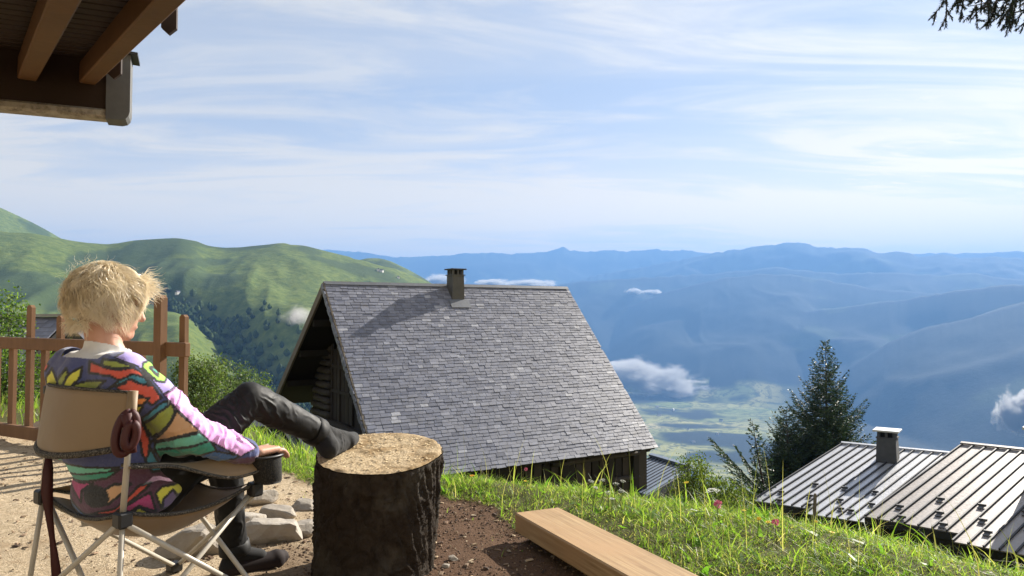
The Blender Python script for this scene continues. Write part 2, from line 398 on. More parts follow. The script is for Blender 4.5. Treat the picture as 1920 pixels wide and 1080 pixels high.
# start of the grass, from the photograph's ground line (plan coordinates on the terrace)
GL = [PZ(a, b, 0) for a, b in ((-400, 815), (60, 800), (330, 812), (505, 893), (590, 912), (820, 932), (900, 950), (985, 985), (1090, 1035), (1200, 1075), (1360, 1135), (1500, 1200), (1800, 1400))]
def grass_d(x, y):
    """positive on the grassy side"""
    x = np.asarray(x, float); y = np.asarray(y, float); d = np.full(x.shape, 1e9); sgn = np.ones(x.shape)
    for a, b in zip(GL, GL[1:]):
        vx, vy = b.x-a.x, b.y-a.y; t = np.clip(((x-a.x)*vx+(y-a.y)*vy)/(vx*vx+vy*vy), 0, 1)
        dd = np.hypot(x-a.x-t*vx, y-a.y-t*vy); cr = vx*(y-a.y)-vy*(x-a.x)
        sgn = np.where(dd < d, np.where(cr > 0, 1.0, -1.0), sgn); d = np.minimum(d, dd)
    return d*sgn
def ground_z(x, y):
    x = np.asarray(x, float); y = np.asarray(y, float)
    r = np.hypot(x, y); az = np.arctan2(x, y); d = np.maximum(edge_d(x, y), 0)
    s = 0.16+0.40*sstep(az, R(-24), R(-8))
    z = -s*(np.sqrt(d*d+.6)-math.sqrt(.6))
    z = z+fbm(x/1.7, y/1.7, 3)*.035+fbm(x/.35, y/.35, 4)*.016*np.clip(1.3-d*.3, .3, 1)
    gd = grass_d(x, y)
    z = z+.05*sstep(gd, -.1, .4)*(1-sstep(d, 0, 1))
    k = sstep(r, 20, 43); front = sstep(y, -3, 6)
    return z*(1-k)+k*(near_slope(x, np.abs(y))*front+z*(1-front))
azs = np.concatenate([np.linspace(R(-180), R(-60), 70, endpoint=False), np.linspace(R(-60), R(50), 520, endpoint=False), np.linspace(R(50), R(180), 80)])
rs = np.geomspace(.25, 47, 400)
AZ, RR = np.meshgrid(azs, rs); X = RR*np.sin(AZ); Y = RR*np.cos(AZ); Z = ground_z(X, Y)
Z = Z-.25*sstep(RR, 44.5, 46.5)
nr, nc = X.shape; idx = np.arange(nr*nc).reshape(nr, nc)
F = np.stack([idx[:-1, :-1], idx[:-1, 1:], idx[1:, 1:], idx[1:, :-1]], -1).reshape(-1, 4)
V = np.stack([X, Y, Z], -1).reshape(-1, 3)
gd = grass_d(X, Y)+fbm(X/.3, Y/.3, 3)*.12
gm = sstep(gd, -.03, .10)
tan = (1-sstep(X+.35*fbm(X/.5, Y/.5, 3)-.16*(Y-3), -1.25, -.55))
chip = sstep(fbm(X/.25+5, Y/.25, 3), -.1, .4)
np_col = np.stack([gm, tan, chip], -1).reshape(-1, 3)
M = Mat("terrace_soil"); vc = M.coord('Object'); sp = M.n('ShaderNodeSeparateColor'); M.l(M.attr(), sp.inputs[0])
nf = M.noise(vc, 55, 6, .7); nm = M.noise(vc, 6, 5, .6); nl = M.noise(vc, 160, 3, .6)
soil = M.mix(nf, (.035, .018, .010), (.20, .115, .066)); soil = M.mix(M.range(nm, .35, .7), soil, (.11, .062, .036))
tanc = M.mix(M.range(nf, .3, .7), (.29, .215, .125), (.68, .55, .385)); tanc = M.mix(M.range(nm, .52, .68), tanc, (.38, .28, .175))
chips = M.range(M.voro(vc, 60, 'F1', 0), .0, .25)
soil = M.mix(M.math('MULTIPLY', M.math('SUBTRACT', 1.0, chips), M.math('MULTIPLY', sp.outputs[2], .5)), soil, (.36, .26, .16))
c = M.mix(sp.outputs[1], soil, tanc)
gr = M.mix(nf, (.055, .055, .020), (.12, .12, .042)); c = M.mix(sp.outputs[0], c, gr)
hb = M.math('ADD', M.math('MULTIPLY', nf, .6), M.math('MULTIPLY', nl, .35))
M.set(col=c, rough=.95, spec=.15, normal=M.bump(hb, 1.0, .02))
tag(np_mesh("ground", V, F, M.m, None, True, np_col), kind='structure')

# ---------------------------------------------------------------- grass blades
def blades(n, px, py, pz, hmin, hmax, wid, lean, pal, seg=3, seed=1):
    """returns V,F,C for n curved tapering blades at the given feet"""
    rg = np.random.RandomState(seed)
    h = hmin+(hmax-hmin)*rg.rand(n)**1.7; a = rg.rand(n)*2*np.pi; ln = lean*(.25+rg.rand(n))
    dx, dy = np.cos(a), np.sin(a); b = rg.rand(n)*2*np.pi; wx, wy = np.cos(b), np.sin(b); w = wid*(.6+.8*rg.rand(n))
    V = []; k = 2*seg+1
    for i in range(seg+1):
        t = i/seg; off = ln*h*t*t; zz = h*t*(1-.25*ln*t)
        cx = px+dx*off; cy = py+dy*off; cz = pz+zz-.01
        ww = w*(1-t)**.7*.5
        if i < seg: V += [np.stack([cx-wx*ww, cy-wy*ww, cz], -1), np.stack([cx+wx*ww, cy+wy*ww, cz], -1)]
        else: V += [np.stack([cx, cy, cz], -1)]
    V = np.stack(V, 1).reshape(-1, 3)
    base = np.arange(n)[:, None]*k; f = []
    for i in range(seg-1): f += [[2*i, 2*i+1, 2*i+3], [2*i, 2*i+3, 2*i+2]]
    f += [[2*seg-2, 2*seg-1, 2*seg]]
    F = (base[:, None, :]+np.array(f)[None]).reshape(-1, 3)
    pal = np.array(pal); q = rg.rand(n)*(len(pal)-1); i0 = np.floor(q).astype(int); fr = (q-i0)[:, None]
    C = pal[i0]*(1-fr)+pal[np.minimum(i0+1, len(pal)-1)]*fr; C = C*(.75+.5*rg.rand(n))[:, None]
    return V, F, np.repeat(C, k, 0)
def merge(parts):
    Vs, Fs, Cs, o = [], [], [], 0
    for V, F, C in parts: Vs.append(V); Fs.append(F+o); Cs.append(C); o += len(V)
    return np.concatenate(Vs), np.concatenate(Fs), np.concatenate(Cs)
PAL = [(.055, .105, .016), (.11, .185, .026), (.17, .25, .04), (.24, .31, .065), (.145, .22, .035), (.38, .33, .14)]
M = Mat("grass_blade"); M.leaf(M.attr(), M.mix(1.0, M.attr(), (1.7, 1.9, .9), 'MULTIPLY'), .45, .55); GRASSM = M.m
def scatter(n, x0, x1, y0, y1, keep, seed):
    rg = np.random.RandomState(seed); x = x0+(x1-x0)*rg.rand(n); y = y0+(y1-y0)*rg.rand(n); k = keep(x, y, rg); return x[k], y[k]
parts = []
def in_grass(lo, hi, clump):
    def f(x, y, rg):
        g = grass_d(x, y)+fbm(x/.3, y/.3, 3)*.15; e = edge_d(x, y); c = fbm(x/.22+3, y/.22, 3)
        return (g > 0) & (e > lo) & (e < hi) & (rg.rand(len(x)) < np.clip(.62+clump*c, .12, 1)) & (y > .2*np.abs(x))
    return f
x, y = scatter(170000, -2.2, 4.2, 1.6, 6.2, in_grass(-5, .55, 1.3), 1)
parts.append(blades(len(x), x, y, ground_z(x, y), .020, .082, .0044, 1.3, PAL, 3, 2))
x, y = scatter(9000, -2.2, 4.2, 1.6, 6.2, in_grass(-1.2, .7, 1.8), 3)
parts.append(blades(len(x), x, y, ground_z(x, y), .06, .135, .006, 1.0, PAL[1:5], 4, 4))
x, y = scatter(26000, -3, 9, 2, 13, in_grass(.4, 6, .8), 5)
parts.append(blades(len(x), x, y, ground_z(x, y), .08, .24, .010, .8, PAL, 3, 6))
x, y = scatter(5000, -7, -1.4, 5, 9.5, in_grass(-.3, 3, .8), 8)
parts.append(blades(len(x), x, y, ground_z(x, y), .06, .25, .012, .7, PAL, 3, 9))
x, y = scatter(420000, -1.6, 3.4, 1.7, 5.0, in_grass(-5, .3, .5), 61)
parts.append(blades(len(x), x, y, ground_z(x, y), .010, .045, .0042, 1.4, PAL+[(.30, .26, .12)], 2, 62))
# a few fringe blades on the bare soil
x, y = scatter(900, -1.2, 2.2, 2.2, 4.6, lambda x, y, rg: (grass_d(x, y) > -.35) & (grass_d(x, y) < .05) & (fbm(x/.15, y/.15, 2) > .05), 10)
parts.append(blades(len(x), x, y, ground_z(x, y), .02, .08, .005, 1.0, PAL, 3, 11))
V, F, C = merge(parts)
tag(np_mesh("grass", V, F, GRASSM, None, False, C), 'green grass growing along the terrace edge and bank', 'grass', kind='stuff')
# dry straw and thin flowering stalks
parts = []
x, y = scatter(2600, -1.4, 3.6, 1.8, 5.4, in_grass(-1.5, .5, 1.5), 21)
parts.append(blades(len(x), x, y, ground_z(x, y), .04, .2, .004, 1.8, [(.34, .28, .15), (.48, .42, .26), (.22, .16, .08)], 3, 22))
x, y = scatter(700, -1.0, 3.4, 2.4, 5.2, in_grass(-.55, .5, 1.2), 23)
parts.append(blades(len(x), x, y, ground_z(x, y), .18, .42, .0035, .35, [(.20, .18, .07), (.32, .28, .13), (.13, .16, .04)], 4, 24))
V, F, C = merge(parts)
tag(np_mesh("dry_stalks", V, F, GRASSM, None, False, C), 'dry straw and thin stalks among the grass', 'straw', kind='stuff')
# broad weed leaves low in the turf
x, y = scatter(2600, -1.4, 3.6, 1.8, 5.2, in_grass(-1.5, .4, 2.2), 25)
V, F, C = blades(len(x), x, y, ground_z(x, y), .03, .09, .028, 1.6, [(.07, .15, .02), (.13, .24, .03), (.18, .30, .05)], 3, 26)
tag(np_mesh("weed_leaves", V, F, GRASSM, None, False, C), 'broad leaved weeds low in the turf', 'weeds', kind='stuff')
# wood chips, twigs and little stones strewn over the terrace
rg = np.random.RandomState(31); n = 9000
a = rg.rand(n); x = -4.5+6*rg.rand(n); y = 1.6+5.2*rg.rand(n)**1.4
k = (grass_d(x, y) < .05) & (y > 1.35*np.abs(x)-.1*y); x, y = x[k], y[k]; n = len(x); z = ground_z(x, y)
L = .003+.016*rg.rand(n)**4; W = L*(.25+.4*rg.rand(n)); H = .0015+.004*rg.rand(n)
an = rg.rand(n)*6.28; tx = (rg.rand(n)-.5)*.8
cx, sx = np.cos(an), np.sin(an); V = []
for sxn, syn, szn in ((-1, -1, 0), (1, -1, 0), (1, 1, 0), (-1, 1, 0), (-.6, -.5, 1), (.7, -.6, 1), (.5, .6, 1), (-.6, .7, 1)):
    lx, ly = sxn*L, syn*W; V.append(np.stack([x+lx*cx-ly*sx, y+lx*sx+ly*cx, z+.002+szn*H+lx*tx*.5+.002], -1))
V = np.stack(V, 1).reshape(-1, 3); b = np.arange(n)[:, None, None]*8
F = (b+np.array([[4, 5, 6, 7], [0, 1, 5, 4], [1, 2, 6, 5], [2, 3, 7, 6], [3, 0, 4, 7]])[None]).reshape(-1, 4)
pal = np.array([(.38, .27, .16), (.16, .095, .055), (.07, .042, .026), (.24, .16, .10), (.48, .38, .25)]); C = np.repeat(pal[rg.randint(0, 5, n)]*(.6+.6*rg.rand(n))[:, None], 8, 0)
M = Mat("chips"); M.set(col=M.attr(), rough=.9)
tag(np_mesh("wood_chips", V, F, M.m, None, False, C), 'wood chips, twigs and grit strewn over the bare soil', 'wood chips', kind='stuff')

# clods and crumbs of dug soil around the stump
rg = np.random.RandomState(41); n = 42000; x = -1.6+3.6*rg.rand(n); y = 2.0+3.0*rg.rand(n)
k = (grass_d(x, y) < .12) & (x > -1.15+.16*(y-3)+.5*(rg.rand(n)-.5)) & (fbm(x/.12, y/.12, 3) > -.25+.5*(rg.rand(n)-.5)); x, y = x[k], y[k]; n = len(x); z = ground_z(x, y); r = .002+.007*rg.rand(n)**4
oc = np.array([(1, 0, 0), (0, 1, 0), (-1, 0, 0), (0, -1, 0), (0, 0, 1), (0, 0, -1)], float); j = .6+.8*rg.rand(n, 6, 1); an = rg.rand(n)*6.28
q = oc[None]*j*r[:, None, None]; q = np.stack([q[..., 0]*np.cos(an)[:, None]-q[..., 1]*np.sin(an)[:, None], q[..., 0]*np.sin(an)[:, None]+q[..., 1]*np.cos(an)[:, None], q[..., 2]*.7], -1)
V = (q+np.stack([x, y, z+r*.25], -1)[:, None]).reshape(-1, 3); F = (np.arange(n)[:, None, None]*6+np.array([(0, 1, 4), (1, 2, 4), (2, 3, 4), (3, 0, 4), (1, 0, 5), (2, 1, 5), (3, 2, 5), (0, 3, 5)])[None]).reshape(-1, 3)
pal = np.array([(.06, .034, .020), (.11, .065, .038), (.16, .10, .06), (.24, .16, .10)]); C = np.repeat(pal[rg.choice(4, n, p=(.35, .35, .2, .1))]*(.7+.6*rg.rand(n))[:, None], 6, 0)
tag(np_mesh("soil_clods", V, F, M.m, None, False, C), 'brown clods and crumbs of dug soil around the stump', 'soil', kind='stuff')
# ================================================================ materials for buildings
def wood_mat(name, c0, c1, scale=(1, 1, 1), grain=30, rough=.75, axis_stretch=(1, 1, 1), bump=.25):
    M = Mat(name); v = M.coord('Object', axis_stretch); n = M.noise(v, grain, 6, .6, 1.2); n2 = M.noise(M.coord('Object'), 3.0, 4, .6)
    o = M.orand(); c = M.mix(n, c0, c1); c = M.mix(M.range(n2, .3, .75, 0, .45), c, tuple(q*.5 for q in c0))
    c = M.mix(M.math('MULTIPLY', o, .35), c, tuple(q*.55 for q in c1)); M.set(col=c, rough=rough, spec=.3, normal=M.bump(n, bump, .006)); return M.m
def slate_mat(name, rnd):
    M = Mat(name); r = M.island() if rnd == 'island' else M.orand()
    v = M.coord('Object') if rnd == 'island' else M.n('ShaderNodeNewGeometry').outputs['Position']
    n = M.noise(v, 9, 5, .6)
    c = M.ramp(r, [(0, (.115, .124, .17)), (.3, (.16, .172, .228)), (.6, (.185, .197, .257)), (.90, (.215, .227, .287)), (.975, (.285, .298, .36)), (1, (.43, .44, .49))])
    c = M.mix(M.range(n, .35, .7), c, M.mix(.45, c, (.09, .085, .085)))
    M.set(col=c, rough=M.range(M.math('FRACT', M.math('MULTIPLY', r, 7.31)), 0, 1, .38, .62), spec=.42, normal=M.bump(M.noise(v, 40, 4, .6), .35, .004)); return M.m
SL_O = slate_mat("slate_single", 'obj'); SL_I = slate_mat("slate_many", 'island')
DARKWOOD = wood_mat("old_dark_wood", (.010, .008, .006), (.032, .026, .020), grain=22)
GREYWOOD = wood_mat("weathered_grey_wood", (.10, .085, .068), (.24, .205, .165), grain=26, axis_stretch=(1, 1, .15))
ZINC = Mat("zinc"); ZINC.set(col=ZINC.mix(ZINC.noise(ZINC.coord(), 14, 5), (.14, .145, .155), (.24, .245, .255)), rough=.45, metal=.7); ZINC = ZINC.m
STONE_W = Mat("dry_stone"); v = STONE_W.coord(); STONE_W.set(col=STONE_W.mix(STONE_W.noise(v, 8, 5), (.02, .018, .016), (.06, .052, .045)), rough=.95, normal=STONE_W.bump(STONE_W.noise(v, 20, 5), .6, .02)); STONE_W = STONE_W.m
UP = Vector((0, 0, 1))
LOGW = wood_mat("grey_log", (.030, .025, .020), (.085, .070, .055), grain=26, axis_stretch=(1, 1, .3)); BOARDW = wood_mat("brown_black_board", (.022, .018, .015), (.07, .056, .044), grain=24)
def unit_slate():
    """tapered thin slab, x across, y up the slope, z out; unit size"""
    V = [(-.5, 0, 0), (.5, 0, 0), (.5, 1, 0), (-.5, 1, 0), (-.5, 0, 1), (.5, .02, 1), (.5, 1, 1), (-.5, 1, 1)]
    F = [(4, 5, 6, 7), (0, 1, 5, 4), (1, 2, 6, 5), (3, 0, 4, 7), (2, 3, 7, 6), (3, 2, 1, 0)]; return V, F
def slate_roof(root, name, o, u, dn, W, L, expo, width, nparts, cam_at=Vector((0, 0, CAMZ)), seed=5, deck=None):
    """o = upper left corner, u unit along ridge, dn unit down the slope, W ridge length, L slope length"""
    rg = random.Random(seed); nrm = u.cross(dn).normalized()
    if nrm.z < 0: nrm = -nrm
    sl = []; rows = int(L/expo)+1
    for i in range(rows):
        q = L-i*expo                       # distance of the tail from the ridge
        x = -rg.random()*width*.7; sag = rg.uniform(-.004, .004)
        while x < W:
            w = width*rg.uniform(.65, 1.3); a0 = max(x, -.03); a1 = min(x+w-.007, W+.03)
            if a1-a0 > .04:
                top = max(q-expo*2.1, -.02)
                sl.append(((a0+a1)/2, a1-a0, q+sag+rg.uniform(-.010, .008), top, rg.uniform(-.010, .010)*1.2, rg.uniform(.005, .009), rg.uniform(0, .005)))
            x += w
    def mat(s):
        ac, w, q, top, rot, th, lift = s
        yv = (-dn)*math.cos(rot)+u*math.sin(rot); length = q-top
        tilt = (.009+lift)/length          # the tail rides on the course below
        yv = (yv-nrm*tilt).normalized(); xv = yv.cross(nrm).normalized(); zv = xv.cross(yv).normalized()
        org = o+u*ac+dn*q+nrm*(.011+lift)
        return Matrix(((xv.x*w, yv.x*length, zv.x*th, org.x), (xv.y*w, yv.y*length, zv.y*th, org.y), (xv.z*w, yv.z*length, zv.z*th, org.z), (0, 0, 0, 1)))
    sl.sort(key=lambda s: (o+u*s[0]+dn*s[2]-cam_at).length)
    Vu, Fu = unit_slate(); me = bpy.data.meshes.new(name); me.from_pydata(Vu, [], Fu); me.materials.append(SL_O)
    near = [s for s in sl][:nparts]; rest = sl[nparts:]
    inv = Matrix.Translation(-root.location)
    for s in near:
        b = bpy.data.objects.new("slate", me); sc.collection.objects.link(b); b.parent = root; b.matrix_local = inv @ mat(s)
    Vs = np.array([(*v, 1) for v in Vu]); VV = []; FF = []
    for k, s in enumerate(rest):
        VV.append((Vs @ np.array(mat(s)).T)[:, :3]); FF.append(np.array(Fu)+8*k)
    if rest:
        so = np_mesh("slate_courses", np.concatenate(VV), np.concatenate(FF), SL_I); keepworld(so, root); so['kind'] = 'stuff'
def slab(name, pts, th, mat, root):
    """flat polygon with thickness th below it"""
    pts = [Vector(p) for p in pts]; n = (pts[1]-pts[0]).cross(pts[2]-pts[0]).normalized()
    if n.z < 0: n = -n
    k = len(pts); V = pts+[p-n*th for p in pts]
    F = [list(range(k)), list(range(2*k-1, k-1, -1))]+[(i, (i+1) % k, k+(i+1) % k, k+i) for i in range(k)]
    o = mesh_obj(name, V, F, mat)
    bm = bmesh.new(); bm.from_mesh(o.data); bmesh.ops.recalc_face_normals(bm, faces=bm.faces); bm.to_mesh(o.data); bm.free()
    return keepworld(o, root)
def solid(name, V, F, mat, root):
    o = mesh_obj(name, V, F, mat); bm = bmesh.new(); bm.from_mesh(o.data); bmesh.ops.recalc_face_normals(bm, faces=bm.faces); bm.to_mesh(o.data); bm.free(); return keepworld(o, root)
def boxpart(name, root, mat, *a, bev=0.0, fn=box_between):
    bm = bmesh.new(); fn(bm, *a, bev=bev); o = bm_obj(name, bm, mat); return keepworld(o, root)

# ================================================================ slate-roofed barn in the middle
HU = Vector((.85, .526, 0)).normalized(); HW = Vector((HU.y, -HU.x, 0))       # along the ridge, and towards the camera side
RL = P(610, 530, 15.0); RIDGE = 6.02; RUN = 3.19
EL = P(722, 906, 15.0-HW.y*-RUN); DROP = RL.z-EL.z
RUN2, DROP2 = 3.95, 2.80
barn = empty("barn", (RL.x+1, RL.y+.5, float(ground_z(RL.x+1, RL.y+.5)))); tag(barn, 'old barn with a steep grey slate roof below the terrace', 'barn')
dn = (HW*RUN-UP*DROP); SLOPE = dn.length; dn.normalize()
dn2 = (-HW*RUN2-UP*DROP2); SLOPE2 = dn2.length; dn2.normalize()
RR_ = RL+HU*RIDGE
slab("roof_deck", [RL, RR_, RR_+dn*(SLOPE-.03), RL+dn*(SLOPE-.03)], .09, DARKWOOD, barn)
slab("roof_deck", [RL, RR_, RR_+dn2*SLOPE2, RL+dn2*SLOPE2], .09, DARKWOOD, barn)
n1 = HU.cross(dn); n1 = n1 if n1.z > 0 else -n1; n2 = HU.cross(dn2); n2 = n2 if n2.z > 0 else -n2
slate_roof(barn, "barn_slate", RL, HU, dn, RIDGE, SLOPE, .076, .165, 300)
slab("far_slope", [RL+n2*.04-HU*.03, RR_+n2*.04+HU*.03, RR_+n2*.04+dn2*SLOPE2+HU*.03, RL+n2*.04+dn2*SLOPE2-HU*.03], .035, SL_I, barn)
# ridge strip
bm = bmesh.new()
for nn, d in ((n1, dn), (n2, dn2)):
    add_box(bm, RL+HU*RIDGE/2+nn*.034+d*.04, HU, d, nn, RIDGE/2+.02, .04, .004)
keepworld(bm_obj("ridge_cap", bm, ZINC), barn)
# bargeboards along the left gable, ragged slate ends on them
for d, S_, nn in ((dn, SLOPE, n1), (dn2, SLOPE2, n2)):
    o = boxpart("bargeboard", barn, GREYWOOD, RL-HU*.035+d*.02-nn*.07, RL-HU*.035+d*S_-nn*.07, .05, .17, nn, bev=.006)
rg = random.Random(3); bm = bmesh.new()
for i in range(58):
    q = .02+i*SLOPE/58; add_box(bm, RL-HU*.075+dn*(q+.04)-n1*(.05+rg.uniform(-.012, .012)), dn, HU, n1, .037, .012, .03+rg.uniform(0, .03))
keepworld(bm_obj("verge_slates", bm, SL_I), barn)
# rafters and purlins under the gable overhang
for q in (.05, 1.2, 2.3, 3.5, 4.5):
    boxpart("purlin", barn, DARKWOOD, RL-n1*.17+dn*q+HU*.02, RL-n1*.17+dn*q+HU*.9, .14, .14)
for q in (1.2, 2.4, 3.7):
    boxpart("purlin", barn, DARKWOOD, RL-n2*.17+dn2*q+HU*.02, RL-n2*.17+dn2*q+HU*.9, .14, .14)
# gable wall, set back
GA = .80; G0 = RL+HU*GA; zb = float(ground_z(EL.x, EL.y))-1.6
def gp(s, z, out=0.0): return G0+HW*s+UP*(z-G0.z)-HU*out
w0 = RUN-.5; w1 = -(RUN2-.5)
tipz = G0.z-.2
gz0 = tipz-DROP/RUN*w0; gz1 = tipz+DROP2/RUN2*w1
A = [gp(w0, zb), gp(w0, gz0), gp(0, tipz), gp(w1, gz1), gp(w1, zb)]
B = [p+HU*.35 for p in A]
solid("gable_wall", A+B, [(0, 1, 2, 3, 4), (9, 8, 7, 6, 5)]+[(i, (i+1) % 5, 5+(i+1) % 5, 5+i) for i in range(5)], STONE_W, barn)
def log(a, b, r, mat, root):
    bm = bmesh.new(); k = 7; pts = [Vector(a).lerp(Vector(b), i/k)+Vector((rg.uniform(-1, 1), rg.uniform(-1, 1), rg.uniform(-1, 1)))*r*.12 for i in range(k+1)]
    add_tube(bm, pts, [r*rg.uniform(.85, 1.1) for _ in pts], 8); o = bm_obj("log", bm, mat, None, True); return keepworld(o, root)
zz0 = P(632, 640, G0.y+1.5).z
for i in range(15):                      # stacked logs left of the loft door
    z = zz0-i*.17; s1 = -1.75; s0 = max(-2.35-rg.uniform(0, .2)-(i % 2)*.12-i*.06, w1+.1)
    log(gp(s0, z, .10+rg.uniform(-.02, .03)), gp(s1, z+rg.uniform(-.02, .02), .09), .08, LOGW, barn)
for s in (-1.60, -1.34, -1.08, -.82, -.56):   # loft door boards
    boxpart("door_board", barn, BOARDW, gp(s, min(zz0+.2, tipz+DROP2/RUN2*s-.1), .04), gp(s, zz0-1.75, .04), .23, .04, HU, bev=.004)
for s in (-1.74, -1.21): boxpart("door_post", barn, LOGW, gp(s, zz0+.1, .07), gp(s, zz0-1.8, .07), .08, .06, HU, bev=.006)
for z in (zz0-.55, zz0-1.1): boxpart("door_rail", barn, BOARDW, gp(-1.7, z, .085), gp(-.5, z, .085), .07, .03, HU)
for z in (zz0-1.85, zz0-2.1, zz0-2.35): log(gp(-3.0, z, .1), gp(1.5, z-.03, .1), .1, BOARDW, barn)
# eave wall of posts, boards and beams
E0 = RL+HW*(RUN-.42); ez = EL.z-.02
def ep(a, z, out=0.0): return E0+HU*a+HW*out+UP*(z-E0.z)
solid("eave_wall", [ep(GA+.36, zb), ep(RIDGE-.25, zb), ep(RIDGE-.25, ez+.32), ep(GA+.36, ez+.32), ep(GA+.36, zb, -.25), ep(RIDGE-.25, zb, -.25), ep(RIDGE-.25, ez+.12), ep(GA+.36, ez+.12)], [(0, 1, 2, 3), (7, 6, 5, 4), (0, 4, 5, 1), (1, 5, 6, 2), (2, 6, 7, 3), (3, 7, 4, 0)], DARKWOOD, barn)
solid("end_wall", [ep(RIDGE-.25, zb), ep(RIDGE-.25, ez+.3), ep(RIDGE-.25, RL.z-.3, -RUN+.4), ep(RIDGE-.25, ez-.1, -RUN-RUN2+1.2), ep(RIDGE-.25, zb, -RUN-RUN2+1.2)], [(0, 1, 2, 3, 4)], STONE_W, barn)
for i in range(15):
    a = 2.9+i*.2; boxpart("wall_board", barn, BOARDW if i % 3 else DARKWOOD, ep(a, ez+.02-.2*(i % 4 == 1), .03), ep(a, zb, .03), .17, .03, HW, bev=.004)
for z, o_ in ((ez-.12, .09), (ez-.62, .08)): log(ep(3.6, z, o_), ep(RIDGE-.2, z+.02, o_), .06, LOGW, barn)
for a in (3.9, 5.05, RIDGE-.3): boxpart("post", barn, DARKWOOD, ep(a, ez+.05, .07), ep(a, zb, .07), .16, .12, HW, bev=.01)
boxpart("corner_panel", barn, LOGW, ep(RIDGE-.12, ez+.02, .1), ep(RIDGE-.12, zb, .1), .22, .03, HW)
for i in range(12): boxpart("rafter_end", barn, DARKWOOD, RL+HU*(.2+i*.52)+dn*(SLOPE-.55)-n1*.14, RL+HU*(.2+i*.52)+dn*(SLOPE-.04)-n1*.14, .08, .09, n1)
# chimney near the ridge
def chimney(root, base, w, h, ax, ay, foot_z, mat, capmat, taper=.92, cap_o=.06, slant=0.0):
    """box stack with open collar and a flat cap; base = centre at roof height, foot_z = how far it reaches below"""
    V = []
    for k, (zz, f) in enumerate(((-foot_z, 1.0), (h*.72, taper))):
        for sx, sy in ((-1, -1), (1, -1), (1, 1), (-1, 1)): V.append(base+ax*(sx*w/2*f)+ay*(sy*w/2*f+(slant if (sy < 0 and k == 0) else 0))+UP*zz)
    ck = solid("chimney", V, [(0, 1, 2, 3), (7, 6, 5, 4), (0, 4, 5, 1), (1, 5, 6, 2), (2, 6, 7, 3), (3, 7, 4, 0)], mat, root)
    bm = bmesh.new(); r = w/2*taper
    add_box(bm, base+UP*(h*.735), ax, ay, UP, r+.025, r+.025, h*.018)
    keepworld(bm_obj("collar", bm, mat), ck)
    for sx in (-1, 0, 1):
        for sy in (-1, 0, 1):
            if sx or sy: boxpart("vent_post", ck, mat, base+ax*(sx*r*.82)+ay*(sy*r*.82)+UP*(h*.75), base+ax*(sx*r*.82)+ay*(sy*r*.82)+UP*(h*.93), r*.28, r*.28, ax)
    bm = bmesh.new(); add_box(bm, base+UP*(h*.84), ax, ay, UP, r*.6, r*.6, h*.09); keepworld(bm_obj("flue", bm, plain("soot", (.01, .01, .01), .9)), ck)
    bm = bmesh.new(); add_box(bm, base+UP*(h*.955), ax, ay, UP, r+cap_o, r+cap_o, h*.026, .006); keepworld(bm_obj("cap", bm, capmat), ck)
CHM = Mat("chimney_zinc"); CHM.set(col=CHM.mix(CHM.noise(CHM.coord(), 7, 5), (.045, .044, .043), (.10, .098, .095)), rough=.6, metal=.2); CHM = CHM.m
cb = RL+HU*2.86+HW*.20+UP*(-DROP/RUN*.20)
ctop = P(855, 503, cb.y).z
chimney(barn, cb, .31, ctop-cb.z, HU, HW, .55, CHM, plain("dark_metal_cap", (.05, .05, .05), .5, .5), .9, .045)
bm = bmesh.new(); add_box(bm, cb+dn*.30+n1*.035, HU, dn, n1, .24, .12, .004); keepworld(bm_obj("flashing", bm, ZINC), barn)

# ================================================================ standing seam metal roofs
def metal_mat(name, c0, c1, rough, metal=.85):
    M = Mat(name); v = M.coord(); n = M.noise(v, 1.2, 5, .6); n2 = M.noise(M.coord('Object', (1, 1, 1)), 18, 4, .6)
    c = M.mix(n, c0, c1); c = M.mix(M.math('MULTIPLY', M.orand(), .3), c, c0)
    M.set(col=c, rough=M.range(n2, .3, .7, rough-.06, rough+.1), metal=metal, normal=M.bump(n, .08, .02)); return M.m
MET_A = metal_mat("zinc_sheet", (.42, .43, .465), (.54, .555, .59), .34, .35); MET_B = metal_mat("brown_grey_sheet", (.25, .225, .21), (.34, .31, .29), .38, .3); MET_C = metal_mat("blue_grey_sheet", (.13, .17, .24), (.20, .25, .33), .38, .4)
GUARD = plain("guard_grey", (.12, .12, .125), .5, .4); SEAM = plain("seam_shade", (.022, .022, .026), .5, .2)  # near-black rib colour stands in for the shadow along each seam
